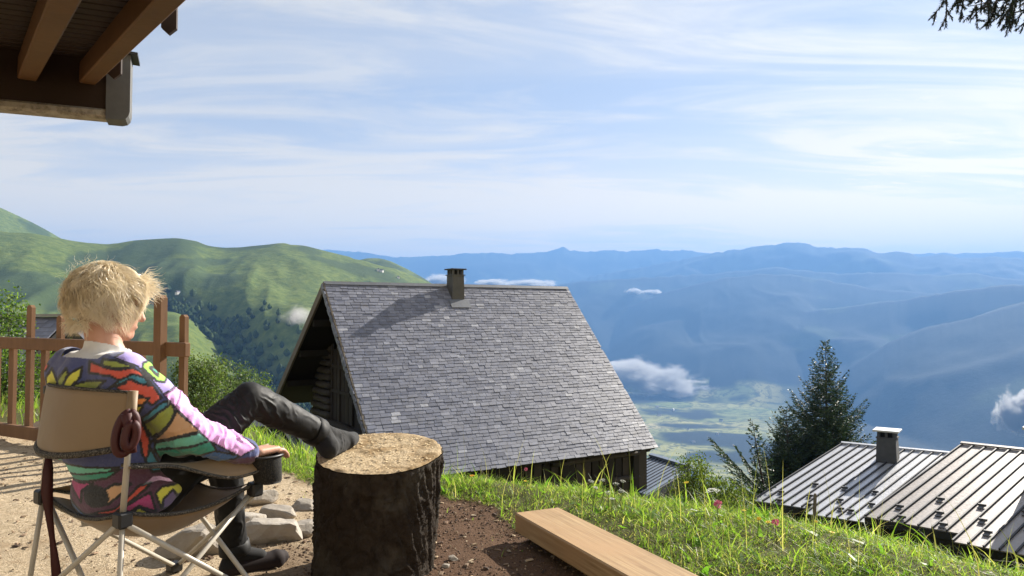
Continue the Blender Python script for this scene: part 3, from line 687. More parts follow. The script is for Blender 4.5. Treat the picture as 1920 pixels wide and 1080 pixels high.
def seam_roof(root, p0, u, v, n, mat, seam_h=.05, over=lambda i: 0.0, guards=(), sm=None):
    """n panels; p0 ridge start, u full ridge vector, v full slope vector"""
    du = u/n; ud = u.normalized(); vd = v.normalized(); nr = u.cross(v).normalized(); nr = nr if nr.z > 0 else -nr
    for i in range(n):
        a = p0+du*i; vv = v+vd*over(i); bm = bmesh.new()
        q = [a+du*.06, a+du*.985, a+du*.985+vv, a+du*.06+vv]
        vs = [bm.verts.new(x) for x in q]+[bm.verts.new(x-nr*.03) for x in q]
        for f in ((0, 1, 2, 3), (7, 6, 5, 4), (0, 4, 5, 1), (1, 5, 6, 2), (2, 6, 7, 3), (3, 7, 4, 0)): bm.faces.new([vs[k] for k in f])
        bmesh.ops.recalc_face_normals(bm, faces=bm.faces); pn = keepworld(bm_obj("panel", bm, mat), root)
        bm = bmesh.new(); box_between(bm, a+nr*seam_h*.4, a+vv+nr*seam_h*.4, du.length*.12, seam_h, nr); keepworld(bm_obj("seam", bm, sm or SEAM), pn)  # rib coloured darker than the sheet: its shadow line is put into the colour
    bm = bmesh.new(); box_between(bm, p0+nr*.05-ud*.05, p0+u+nr*.05+ud*.05, .14, .05, nr); keepworld(bm_obj("ridge_cap", bm, mat), root)
    for i, t in guards:
        c = p0+du*(i+.52)+v*t+nr*.06; bm = bmesh.new()
        add_box(bm, c, ud, vd, nr, du.length*.28, .02, .032); add_box(bm, c+vd*.10-nr*.03, ud, vd, nr, du.length*.20, .08, .008)
        keepworld(bm_obj("snow_guard", bm, GUARD), root)
def roof_body(root, p0, u, v, depth, inset, mat, fascia, n2=None):
    """dark walls under a roof plane plus a fascia along the eave and both rakes"""
    ud = u.normalized(); vd = v.normalized(); nr = u.cross(v).normalized(); nr = nr if nr.z > 0 else -nr
    for a, b in ((p0+v, p0+u+v), (p0, p0+v), (p0+u, p0+u+v)): boxpart("fascia", root, fascia, a-nr*.12, b-nr*.12, .05, .18, nr)
    q = [p0+ud*inset, p0+u-ud*inset, p0+u-ud*inset+v-vd*inset, p0+ud*inset+v-vd*inset]; q = [x-nr*.06 for x in q]
    lo = [Vector((x.x, x.y, p0.z-depth)) for x in q]
    solid("wall", q+lo, [(0, 1, 2, 3), (7, 6, 5, 4), (0, 4, 5, 1), (1, 5, 6, 2), (2, 6, 7, 3), (3, 7, 4, 0)], mat, root)
DK = plain("dark_stained_board", (.018, .018, .02), .7)
def on_ground(v, h=0.0): return (v.x, v.y, float(ground_z(v.x, v.y))+h)
# chalet A (silver roof with the chimney)
A0 = P(1580, 832, 29.2); ud = Vector((.82, -.575, 0)).normalized(); AEL = P(1412, 938, 25.0); vA = AEL-A0
chA = empty("chalet", on_ground(A0+ud*2+vA*.5)); tag(chA, 'low chalet with a silver metal roof and a square chimney', 'chalet')
seam_roof(chA, A0, ud*5.6, vA, 18, MET_A, .06, lambda i: .0 if i < 6 else .42, [(i, t) for i in range(1, 14) for t in ((.70, .86, .965)[(i % 3)],)]+[(i, .97) for i in (2, 5, 9, 12)], SEAM)
roof_body(chA, A0, ud*5.6, vA, 4.2, .5, DK, DK)
def on_plane(p0, u, v, px, py):
    n = u.cross(v).normalized(); a = P(px, py, 10); o = Vector((0, 0, CAMZ)); d = a-o; return o+d*((p0-o).dot(n)/d.dot(n))
cbA = on_plane(A0, ud, vA, 1663, 866)
hA = P(1664, 805, cbA.y).z-cbA.z
fA = Vector((-ud.y, ud.x, 0)); CONC = Mat("chimney_render"); CONC.set(col=CONC.mix(CONC.noise(CONC.coord(), 5, 5), (.045, .047, .05), (.10, .10, .10)), rough=.85); CONC = CONC.m
chimney(chA, cbA+fA*.2, .74, hA, ud, fA, .6, CONC, plain("galvanised_cap", (.6, .6, .6), .35, .6), .84, .12)
# chalet B (brown-grey roof at the right edge)
B0 = P(1805, 833, 24.0); ub = Vector((.72, -.69, 0)).normalized(); BEL = P(1622, 968, 20.2); vB = BEL-B0
chB = empty("chalet", on_ground(B0+ub*2+vB*.5)); tag(chB, 'chalet with a brown-grey ribbed metal roof at the right edge', 'chalet')
seam_roof(chB, B0, ub*6.5, vB, 20, MET_B, .055, lambda i: 0.0 if i < 7 else .5, [(i, (.72, .86, .96)[i % 3]) for i in range(1, 19)], SEAM)
roof_body(chB, B0, ub*6.5, vB, 4.0, .5, DK, DK)
cbB = on_plane(B0, ub, vB, 1956, 905); fB = Vector((-ub.y, ub.x, 0))
chimney(chB, cbB+fB*.2, .70, P(1950, 800, cbB.y).z-cbB.z, ub, fB, .6, CONC, plain("galvanised_cap", (.6, .6, .6), .35, .6), .86, .12)
# lean-to behind the barn
C0 = P(1222, 857, 17.6); CR = P(1294, 878, 17.0); CE = P(1211, 927, 15.4); uc = CR-C0; vc_ = CE-CR
leanto = empty("shed", on_ground(C0)); tag(leanto, 'small shed with a dark blue ribbed roof beside the barn', 'shed')
seam_roof(leanto, C0, uc, vc_, 11, MET_C, .03, lambda i: 0.0, [], plain("seam_blue", (.03, .04, .06), .5, .4))
roof_body(leanto, C0, uc, vc_, 3.4, .08, DK, plain("slate_blue_trim", (.05, .06, .08), .5))
# slate roof of a house beyond the fence on the left
N0 = P(-60, 598, 14.5); NR = P(128, 596, 13.6); un = NR-N0; nv = Vector((un.y, -un.x, 0)).normalized()*2.6+UP*-2.3
hl = empty("cottage", (N0.x, N0.y+1.5, float(ground_z(N0.x, N0.y+1.5)))); tag(hl, 'cottage with a blue-grey slate roof beyond the wooden fence', 'cottage')
slab("roof_deck", [N0, NR, NR+nv, N0+nv], .08, DARKWOOD, hl); slab("far_slope", [N0, NR, NR-nv*Vector((1, 1, 0)).x+UP*0, N0-nv] if False else [N0, NR, NR+Vector((-nv.x, -nv.y, nv.z)), N0+Vector((-nv.x, -nv.y, nv.z))], .08, SL_I, hl)
slate_roof(hl, "cottage_slate", N0, un.normalized(), nv.normalized(), un.length, nv.length, .11, .22, 120, seed=9)
keepworld(boxpart("ridge_cap", hl, ZINC, N0+UP*.05, NR+UP*.05, .16, .05), hl)
roof_body(hl, N0, un, nv, 5.0, .3, STONE_W, DARKWOOD)
# dark slatted roof corner below the terrace, seen under the raised leg
D0 = P(330, 812, 7.6); D1 = P(560, 800, 8.4); ud_ = D1-D0; dv = Vector((ud_.y, -ud_.x, 0)).normalized()*1.6+UP*-.75
dw = empty("woodshed", (D0.x+.6, D0.y, float(ground_z(D0.x+.6, D0.y)))); tag(dw, 'low shed with a dark ribbed roof below the terrace, seen under the raised leg', 'shed')
seam_roof(dw, D0, ud_, dv, 12, plain("dark_sheet", (.05, .055, .065), .5, .4), .03, lambda i: 0, [], SEAM); roof_body(dw, D0, ud_, dv, 2.6, .1, DK, DK)
# ================================================================ own chalet: corner of the eave overhead
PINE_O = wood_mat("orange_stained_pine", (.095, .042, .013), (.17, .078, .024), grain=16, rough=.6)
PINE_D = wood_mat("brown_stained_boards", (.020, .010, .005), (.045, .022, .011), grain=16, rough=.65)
LIMEW = Mat("peeling_white_paint"); v = LIMEW.coord(); LIMEW.set(col=LIMEW.mix(LIMEW.range(LIMEW.noise(v, 22, 6, .7), .45, .68), (.34, .30, .24), (.12, .095, .07)), rough=.85); LIMEW = LIMEW.m
GREYP = Mat("grey_render"); v = GREYP.coord(); GREYP.set(col=GREYP.mix(GREYP.noise(v, 9, 6, .65), (.075, .076, .075), (.15, .15, .148)), rough=.8, normal=GREYP.bump(GREYP.noise(v, 60, 4), .2, .004)); GREYP = GREYP.m
FA = P(244, 229, 4.0); FB = PZ(-330, 177, FA.z); fe = (FA-FB).normalized(); fn_ = Vector((-fe.y, fe.x, 0))        # fn_ points away from the camera
dr = (P(-61, 382, 1)-Vector((0, 0, CAMZ))).normalized()
eave = empty("eave", (FB.x, FB.y, 0)); tag(eave, 'dark wooden eave corner with orange rafters overhead at top left', 'eave')
FH = .36
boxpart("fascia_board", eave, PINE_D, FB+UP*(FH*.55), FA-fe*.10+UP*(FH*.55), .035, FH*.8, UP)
boxpart("soffit_strip", eave, LIMEW, FB+UP*.03+fn_*.03, FA-fe*.04+UP*.03+fn_*.03, .12, .05, UP, bev=.012)
bm = bmesh.new()
pr = [(-.115, 0.0), (-.115, FH), (0, FH), (0, .05), (-.006, .025), (-.02, .008), (-.045, 0)]
for k in (0, 1):
    off = fn_*(-.035 if k == 0 else .12)
    vs = [bm.verts.new(FA+fe*a+UP*b+off) for a, b in pr]
    if k == 0: f0 = vs
bm.faces.new(f0); bm.faces.new(list(reversed(vs)))
for i in range(len(pr)): bm.faces.new((f0[i], f0[(i+1) % len(pr)], vs[(i+1) % len(pr)], vs[i]))
bmesh.ops.recalc_face_normals(bm, faces=bm.faces); keepworld(bm_obj("end_block", bm, GREYP), eave)
boxpart("drip_flashing", eave, plain("dark_flashing", (.03, .03, .03), .5, .5), FA-fe*.16+UP*(FH+.016)+fn_*.04, FA+fe*.035+UP*(FH+.002)+fn_*.04, .2, .014, UP)
R1 = P(166, 136, 3.86); R2 = P(52, 128, 3.74); R3 = P(-110, 112, 3.6)
for k, r0 in enumerate((R1, R2, R3)):
    boxpart("rafter", eave, PINE_O, r0+dr*.04, r0-dr*2.7, .085 if k else .078, .11, UP, bev=.006)
side = (fe-dr*fe.dot(dr)).normalized(); su = side.cross(dr); su = su if su.z > 0 else -su
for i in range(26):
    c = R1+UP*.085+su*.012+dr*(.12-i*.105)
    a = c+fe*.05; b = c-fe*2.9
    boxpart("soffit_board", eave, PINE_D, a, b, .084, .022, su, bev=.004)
slab("roof_deck", [R1+su*.12+fe*.07+dr*.3, R1+su*.12+fe*.07-dr*2.8, R1+su*.12-fe*3-dr*2.8, R1+su*.12-fe*3+dr*.3], .03, DARKWOOD, eave)
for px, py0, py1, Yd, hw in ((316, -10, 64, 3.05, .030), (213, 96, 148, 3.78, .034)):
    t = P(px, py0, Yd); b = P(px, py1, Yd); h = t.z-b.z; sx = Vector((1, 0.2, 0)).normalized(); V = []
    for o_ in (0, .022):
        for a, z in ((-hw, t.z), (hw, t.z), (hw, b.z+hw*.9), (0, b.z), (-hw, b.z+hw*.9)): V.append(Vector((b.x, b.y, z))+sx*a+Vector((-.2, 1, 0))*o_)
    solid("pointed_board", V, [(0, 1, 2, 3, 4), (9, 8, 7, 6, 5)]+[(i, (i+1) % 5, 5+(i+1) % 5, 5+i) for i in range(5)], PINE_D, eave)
pp = FB+fe*.25; boxpart("post", eave, PINE_D, Vector((pp.x, pp.y, FA.z+.05)), Vector((pp.x, pp.y, -.1)), .14, .14, Vector((1, 0, 0)), bev=.01)
qq = R3-dr*2.5-fe*.3; boxpart("post", eave, PINE_D, Vector((qq.x, qq.y, qq.z+.05)), Vector((qq.x, qq.y, -.1)), .14, .14, Vector((1, 0, 0)), bev=.01)

# ================================================================ wooden fence on the left
FENCE_W = wood_mat("brown_fence_wood", (.125, .062, .030), (.28, .152, .075), grain=14, rough=.7, axis_stretch=(1, 1, .12))
fl = P(-260, 625, 7.4); zr = P(0, 638, 6.6).z; fr = PZ(352, 656, zr)
fl = Vector((fl.x, fl.y, zr)); fence = empty("fence", (fr.x, fr.y, float(ground_z(fr.x, fr.y)))); tag(fence, 'brown wooden picket fence at the left edge of the terrace', 'fence')
fd = (fr-fl).normalized(); fo = Vector((fd.y, -fd.x, 0))         # towards the camera
def frail(a, b, w, h, n="rail"): boxpart(n, fence, FENCE_W, a, b, w, h, UP, bev=.006)
frail(fl, fr, .045, .095)
zlow = P(20, 787, 6.6).z
def fpoint(px):                                                   # point of the rail line under a photo column
    a = (px-960)/FPX; t = (a*fl.y-fl.x)/(fd.x-a*fd.y); return fl+fd*t
frail(Vector((fl.x, fl.y, zlow)), Vector((fpoint(290).x, fpoint(290).y, zlow)), .045, .10)
def picket(px, ytop, wpx, depth=.03, off=.0, name="picket"):
    c = fpoint(px)+fo*(-.036 if off == 0 else off); d = c.y; w = wpx*d/FPX; zt = P(px, ytop, d).z; zb_ = min(float(ground_z(c.x, c.y))+.03, zlow-.02)
    h = w*.28; V = []
    for s in (1, -1):
        for a, z in ((-w/2, zb_), (w/2, zb_), (w/2, zt-h), (w*.2, zt), (-w*.2, zt), (-w/2, zt-h)): V.append(Vector((c.x, c.y, z))+fd*a+fo*(s*depth/2))
    solid(name, V, [(0, 1, 2, 3, 4, 5), (11, 10, 9, 8, 7, 6)]+[(i, (i+1) % 6, 6+(i+1) % 6, 6+i) for i in range(6)], FENCE_W, fence)
for px, yt, w in ((-110, 560, 18), (-75, 640, 18), (-42, 566, 18), (-12, 644, 17), (18, 646, 17), (50, 572, 17), (78, 648, 16), (106, 592, 16), (137, 652, 16), (166, 600, 16), (197, 652, 16), (228, 606, 16), (258, 652, 15), (337, 590, 16)): picket(px, yt, w)
picket(309, 553, 21, .05, .03, "post")

# ================================================================ chopping stump
def bark_stump():
    top = P(712, 849, 3.0); n = 210; rows = 90; h = top.z+.06; rg = np.random.RandomState(4)
    root = empty("tree_stump", (top.x-.015, top.y, 0)); tag(root, 'thick sawn tree stump with dark bark and a pale sawdusty top', 'stump')
    ang = np.linspace(0, 2*np.pi, n, endpoint=False); V = []
    tilt = math.tan(R(8.5))
    for j in range(rows+1):
        t = j/rows
        rr = .226+.022*t+.014*np.exp(-t*7); lump = .010*fbm(np.cos(ang)*1.2+3, np.sin(ang)*1.2+t*.6, 3)
        cx = top.x-.025*(1-t); cy = top.y
        bx = np.cos(ang)*7; by = np.sin(ang)*7
        furrow = ridged(bx+2.2*fbm(bx*.5, t*5+by*.5, 2), by+t*4.0, 3)-.6
        edge = np.clip((1-t)*rows/1.5, 0, 1) if j else 1
        fine = ridged(bx*2.6+1.5*fbm(bx, t*9+by, 2), by*2.6+t*13, 3)-.6
        r = rr+lump+(furrow*.030+fine*.016)*(1 if t < .985 else .3)
        x = cx+r*np.cos(ang); y = cy+r*np.sin(ang); ztop = top.z+(y-top.y)*tilt
        z = -.06+t*(ztop+.06)
        V.append(np.stack([x, y, z], -1))
    V = np.concatenate(V); idx = np.arange((rows+1)*n).reshape(rows+1, n); nx = np.roll(idx, -1, 1)
    F = np.stack([idx[:-1], nx[:-1], nx[1:], idx[1:]], -1).reshape(-1, 4)
    M = Mat("bark"); v = M.coord('Object', (1, 1, .35)); a = M.noise(v, 26, 6, .68, .6); b = M.noise(M.coord(), 90, 4, .6)
    M.set(col=M.mix(M.range(M.noise(M.coord(), 7, 4), .45, .7), M.mix(a, (.011, .008, .006), (.055, .040, .028)), M.mix(a, (.032, .027, .021), (.11, .095, .075))), rough=.95, spec=.2, normal=M.bump(M.math('ADD', a, M.math('MULTIPLY', b, .35)), 1.0, .02))
    keepworld(np_mesh("bark", V, F, M.m, None, True), root)
    # cut face: rings with sawdust relief
    ring = V[-n:]; c = ring.mean(0); VV = [c]; FF = []; m = 26
    for k in range(1, m+1):
        q = c+(ring-c)*(k/m)*.992
        d = fbm(q[:, 0]*38, q[:, 1]*38, 4)*.004+np.maximum(fbm(q[:, 0]*9+4, q[:, 1]*9, 3)-.05, 0)*.012
        q = q.copy(); q[:, 2] += .003+d*(1 if k < m else 0); VV.extend(q)
    for k in range(n): FF.append((0, 1+k, 1+(k+1) % n))
    for j in range(m-1):
        for k in range(n): FF.append((1+j*n+k, 1+(j+1)*n+k, 1+(j+1)*n+(k+1) % n, 1+j*n+(k+1) % n))
    M = Mat("sawn_face"); v = M.coord(); g = M.noise(v, 95, 5, .75); saw = M.noise(M.coord('Object', (1, .06, 1), (0, 0, R(20))), 120, 3, .6)
    dust = M.range(M.noise(v, 6, 4, .6), .36, .55)
    base = M.mix(saw, (.24, .155, .075), (.36, .25, .13)); du = M.mix(M.range(g, .3, .7), (.40, .29, .165), (.70, .57, .38))
    rv_ = M.n('ShaderNodeVectorMath', operation='LENGTH'); M.l(M.coord('Object', (1, 1, 0), (0, 0, 0), (-top.x+.03, -top.y+.02, 0)), rv_.inputs[0]); rings_ = M.math('SINE', M.math('ADD', M.math('MULTIPLY', rv_.outputs['Value'], 560.0), M.math('MULTIPLY', M.noise(v, 6, 3), 9.0))); rings_ = M.range(rings_, -1, 1, 0, .30)
    M.set(col=M.mix(rings_, M.mix(dust, base, du), (.20, .13, .065)), rough=.95, spec=.15, normal=M.bump(M.math('ADD', M.math('MULTIPLY', g, dust), M.math('MULTIPLY', saw, .15)), .8, .008))
    o = mesh_obj("cut_face", VV, FF, M.m, None, True); keepworld(o, root)
    rg = np.random.RandomState(9); nn = 700; an = rg.rand(nn)*6.28; rr = .24*np.sqrt(rg.rand(nn)); x = c[0]+rr*np.cos(an); y = c[1]+rr*np.sin(an); z = top.z+(y-top.y)*tilt+.005
    b = rg.rand(nn)*6.28; L = .003+.006*rg.rand(nn)**2; Vv = np.stack([np.stack([x+np.cos(b+k)*L*(1 if k else .3), y+np.sin(b+k)*L, z+.004*rg.rand(nn)], -1) for k in (0, 1.9, 3.6)], 1).reshape(-1, 3)
    Fv = np.arange(nn*3).reshape(-1, 3); so = np_mesh("sawdust", Vv, Fv, plain("sawdust", (.62, .49, .29), .9)); keepworld(so, root); so['kind'] = 'stuff'
    return root, top, tilt
stump, STOP, STILT = bark_stump()

# ================================================================ sawn timber lying on the ground
BT = .115; bA = PZ(965, 961, BT); bB = PZ(1040, 947, BT); bC = PZ(1300, 1079, BT)
bd = (bC-bB).normalized(); bs = Vector((bd.y, -bd.x, 0)); bs = bs if bs.dot(bA-bB) > 0 else -bs
bw = abs((bA-bB).dot(bs)); c0 = (bA+bB)/2+bd*.02; BLEN = 2.3
beam = empty("timber_beam", (c0.x, c0.y, 0)); tag(beam, 'pale sawn timber beam lying between soil and grass', 'beam')
M = Mat("fresh_sawn_timber"); rotz = math.atan2(bd.y, bd.x)
v = M.coord('Object', (.05, 1, 1)); a = M.noise(v, 60, 5, .6, .8); kn = M.voro(M.coord('Object', (.35, 1, 1)), 7, 'F1', 0)
cc = M.mix(M.range(a, .32, .68), (.23, .135, .06), (.46, .32, .165)); cc = M.mix(M.range(M.noise(M.coord('Object', (.5, 1, 1)), 5, 4), .4, .75), cc, (.38, .235, .115)); cc = M.mix(M.range(kn, .03, .07, .85, 0), cc, (.12, .06, .03))
M.set(col=cc, rough=.7, spec=.3, normal=M.bump(a, .25, .003)); BEAMM = M.m
bm = bmesh.new(); add_box(bm, (BLEN/2, 0, 0), Vector((1, 0, 0)), Vector((0, 1, 0)), UP, BLEN/2, bw/2, .043, .006)
o = bm_obj("beam_body", bm, BEAMM, beam); o.rotation_euler = (0, R(-.6), rotz); o.location = (0, 0, BT-.043)
bm = bmesh.new(); add_box(bm, (-.0015, 0, 0), Vector((1, 0, 0)), Vector((0, 1, 0)), UP, .0015, bw/2-.008, .036)
o = bm_obj("end_grain", bm, plain("end_grain", (.40, .28, .15), .85), beam); o.rotation_euler = (0, R(-.6), rotz); o.location = (0, 0, BT-.043)
# ================================================================ stones
ROCK = Mat("limestone"); v = ROCK.coord(); q = ROCK.noise(v, 9, 6, .65); ROCK.set(col=ROCK.mix(ROCK.math('MULTIPLY', ROCK.orand(), .6), ROCK.mix(q, (.24, .21, .175), (.52, .475, .41)), ROCK.mix(q, (.13, .11, .09), (.34, .29, .23))), rough=.9, spec=.2, normal=ROCK.bump(ROCK.noise(v, 30, 6, .65), .7, .01)); ROCK = ROCK.m
def stone(px, py, wpx, hfrac, dfrac, label, seed, rz=0.0, zoff=0.0):
    p = PZ(px, py, 0.0); w = wpx*p.y/FPX; rg = random.Random(seed); bm = bmesh.new(); bmesh.ops.create_icosphere(bm, subdivisions=3, radius=1.0)
    planes = [(Vector((rg.gauss(0, 1), rg.gauss(0, 1), rg.gauss(0, .9))).normalized(), rg.uniform(.55, .85)) for _ in range(11)]+[(Vector((rg.uniform(-.2, .2), rg.uniform(-.2, .2), 1)).normalized(), rg.uniform(.55, .7))]
    for v in bm.verts:
        c = v.co.copy()
        for n, d in planes:
            e = c.dot(n)-d
            if e > 0: c -= n*e*.93
        c += c.normalized()*mnoise.noise(c*2.7+Vector((seed, 0, 0)))*.07; c += c.normalized()*mnoise.noise(c*8+Vector((seed, 3, 0)))*.02
        v.co = Vector((c.x*w/2/.75, c.y*w*dfrac/2/.75, c.z*w*hfrac/2/.65))
    o = bm_obj("stone", bm, ROCK, None, False); z = float(ground_z(p.x, p.y)); o.location = (p.x, p.y+w*dfrac*.4, z+w*hfrac*.30+zoff); o.rotation_euler = (rg.uniform(-.12, .12), rg.uniform(-.12, .12), rz)
    tag(o, label, 'stone', 'stones between the chair and the stump')
stone(503, 1022, 92, .50, .8, 'largest pale flat-topped stone beside the stump', 1, .3)
stone(560, 1006, 52, .55, .9, 'small pale stone touching the stump side of the largest stone', 2, .8)
stone(520, 975, 62, .35, .8, 'thin slab of stone behind the largest stone', 3, -.2)
stone(478, 955, 58, .5, .8, 'farthest pale stone of the row, half behind the chair', 4, .5)
stone(352, 1052, 105, .62, .7, 'broad brown stone seen through the chair legs', 6, .2)
stone(565, 958, 40, .4, 1.2, 'narrow dark sliver of stone lying behind the small stone', 7, 1.0)
stone(455, 990, 60, .4, .8, 'pale stone partly hidden by the lowered leg', 8, .4)
stone(75, 812, 58, .5, .8, 'dark rounded stone by the foot of the fence', 9, .4)
stone(835, 1064, 14, .5, .9, 'tiny white pebble at the right foot of the stump', 11, .4)
stone(848, 1052, 17, .5, .9, 'small white pebble on the brown soil right of the stump', 12, .1)
# ================================================================ trees, shrubs, flowers
def leaf_mat(name, tr=(1.3, 1.6, .8), tw=.45):
    M = Mat(name); M.leaf(M.attr(), M.mix(1.0, M.attr(), tr, 'MULTIPLY'), .5, tw); return M.m
LEAFM = leaf_mat("leaf"); NEEDLEM = leaf_mat("needle", (1.1, 1.3, .8), .22)
BARKM = wood_mat("branch_bark", (.035, .026, .02), (.09, .07, .055), grain=30)
def quads(c, t, n_, L, W, C):
    """leaf quads: centres c, long axes t, width axes n_ (n,3)"""
    V = np.stack([c-n_*W[:, None]*.5*.3-t*0, c+t*(L*.45)[:, None]-n_*W[:, None]*.5, c+t*L[:, None], c+t*(L*.45)[:, None]+n_*W[:, None]*.5], 1).reshape(-1, 3)
    F = np.arange(len(c)*4).reshape(-1, 4); return V, F, np.repeat(C, 4, 0)
def rnd_dirs(n, rg):
    v = rg.normal(size=(n, 3)); return v/np.linalg.norm(v, axis=1)[:, None]
def leafy(name, label, cat, base, blobs, n, size, pal, seed, stems=5, group=None, upright=0.0):
    """shrub: stems from the base to the blobs, leaf quads through the blobs' volume; blobs [(centre, rx, ry, rz)]"""
    rg = np.random.RandomState(seed); root = empty(name, tuple(base)); tag(root, label, cat, group)
    vol = np.array([b[1]*b[2]*b[3] for b in blobs]); pick = rg.choice(len(blobs), n, p=vol/vol.sum())
    # leaves sit on sprays: small clusters around twig points
    nt = max(n//14, 1); tp = rg.choice(len(blobs), nt, p=vol/vol.sum())
    d = rnd_dirs(nt, rg); rad = (.35+.65*rg.rand(nt)**.5)[:, None]
    cen = np.array([b[0] for b in blobs])[tp]; ext = np.array([[b[1], b[2], b[3]] for b in blobs])[tp]
    tips = cen+d*ext*rad; lump = fbm(tips[:, 0]*3+tips[:, 2]*2, tips[:, 1]*3-tips[:, 2], 3); tips = tips+d*ext*(lump*.35)[:, None]
    k = rg.randint(0, nt, n); sprd = np.mean(ext)*.16
    c = tips[k]+rg.normal(size=(n, 3))*sprd; t = rnd_dirs(n, rg)+np.array([0, 0, upright]); t /= np.linalg.norm(t, axis=1)[:, None]
    w = np.cross(t, rnd_dirs(n, rg)); w /= np.linalg.norm(w, axis=1)[:, None]
    P_ = np.array(pal); C = P_[rg.randint(0, len(P_), n)]*(.7+.6*rg.rand(n))[:, None]*(.8+.4*rg.rand(nt))[k][:, None]
    V, F, CC = quads(c, t, w, size*(.7+.6*rg.rand(n)), size*(.4+.3*rg.rand(n)), C)
    keepworld(np_mesh("foliage", V, F, LEAFM, None, False, CC), root)
    bm = bmesh.new(); rr = random.Random(seed)
    for i in range(stems*4):
        b = blobs[i % len(blobs)]; e = Vector(tips[rr.randrange(nt)]); s = Vector(base)+Vector((rr.uniform(-.06, .06), rr.uniform(-.06, .06), -.1)); L = (e-s).length
        mid = s.lerp(e, .5)+Vector((rr.uniform(-.1, .1), rr.uniform(-.1, .1), .06))*L
        add_tube(bm, [s, s.lerp(mid, .6), mid, mid.lerp(e, .55)+Vector((0, 0, .03*L)), e], [.012*L, .009*L, .007*L, .004*L, .0015*L], 5)
    keepworld(bm_obj("stems", bm, BARKM, None, True), root); return root
GREEN = [(.045, .085, .015), (.08, .13, .022), (.12, .18, .035), (.17, .22, .05)]
YGREEN = [(.09, .12, .02), (.14, .18, .03), (.20, .23, .05), (.06, .09, .018)]
b0 = P(385, 800, 8.6); gz_ = float(ground_z(b0.x, b0.y))
leafy("shrub", 'leafy green shrub behind the end of the fence', 'shrub', Vector((b0.x, b0.y, gz_)), [(P(380, 740, 8.6), .24, .3, .38), (P(400, 695, 8.7), .15, .22, .2), (P(352, 700, 8.5), .17, .2, .22), (P(370, 790, 8.5), .28, .3, .3)], 9000, .030, [(.045, .07, .018), (.07, .10, .025), (.10, .13, .035), (.13, .15, .05)], 3)
b0 = P(10, 800, 9.5); leafy("shrub", 'dark leafy shrub at the left edge behind the pickets', 'shrub', Vector((b0.x, b0.y, float(ground_z(b0.x, b0.y)))), [(P(8, 570, 9.5), .25, .3, .22), (P(-20, 640, 9.5), .5, .4, .45), (P(22, 610, 9.6), .22, .3, .2), (P(20, 730, 9.3), .4, .4, .4), (P(95, 700, 9.4), .22, .3, .4), (P(-60, 760, 9.5), .6, .4, .5)], 9000, .045, GREEN, 5)
b0 = P(1330, 960, 13.0); leafy("broom_bush", 'yellow-green feathery bush between the shed and the spruce', 'bush', Vector((b0.x, b0.y, float(ground_z(b0.x, b0.y)))), [(P(1303, 895, 13), .26, .35, .34), (P(1345, 922, 13.2), .32, .35, .32), (P(1282, 932, 12.8), .2, .3, .3), (P(1385, 942, 13.2), .28, .35, .28), (P(1320, 970, 12.6), .65, .5, .35)], 13000, .045, [(.05, .07, .014), (.09, .115, .022), (.13, .15, .034)], 7, upright=1.2)
b0 = P(455, 740, 30); leafy("shrub", 'grey-green bush on the slope between the shrub and the raised knee', 'shrub', Vector((b0.x, b0.y, float(ground_z(b0.x, b0.y)))), [(P(440, 705, 30), .8, .7, .6), (P(470, 730, 30), .9, .7, .8), (P(420, 740, 29), .8, .7, .8)], 5000, .09, [(.06, .09, .03), (.09, .12, .04), (.12, .15, .06)], 11)

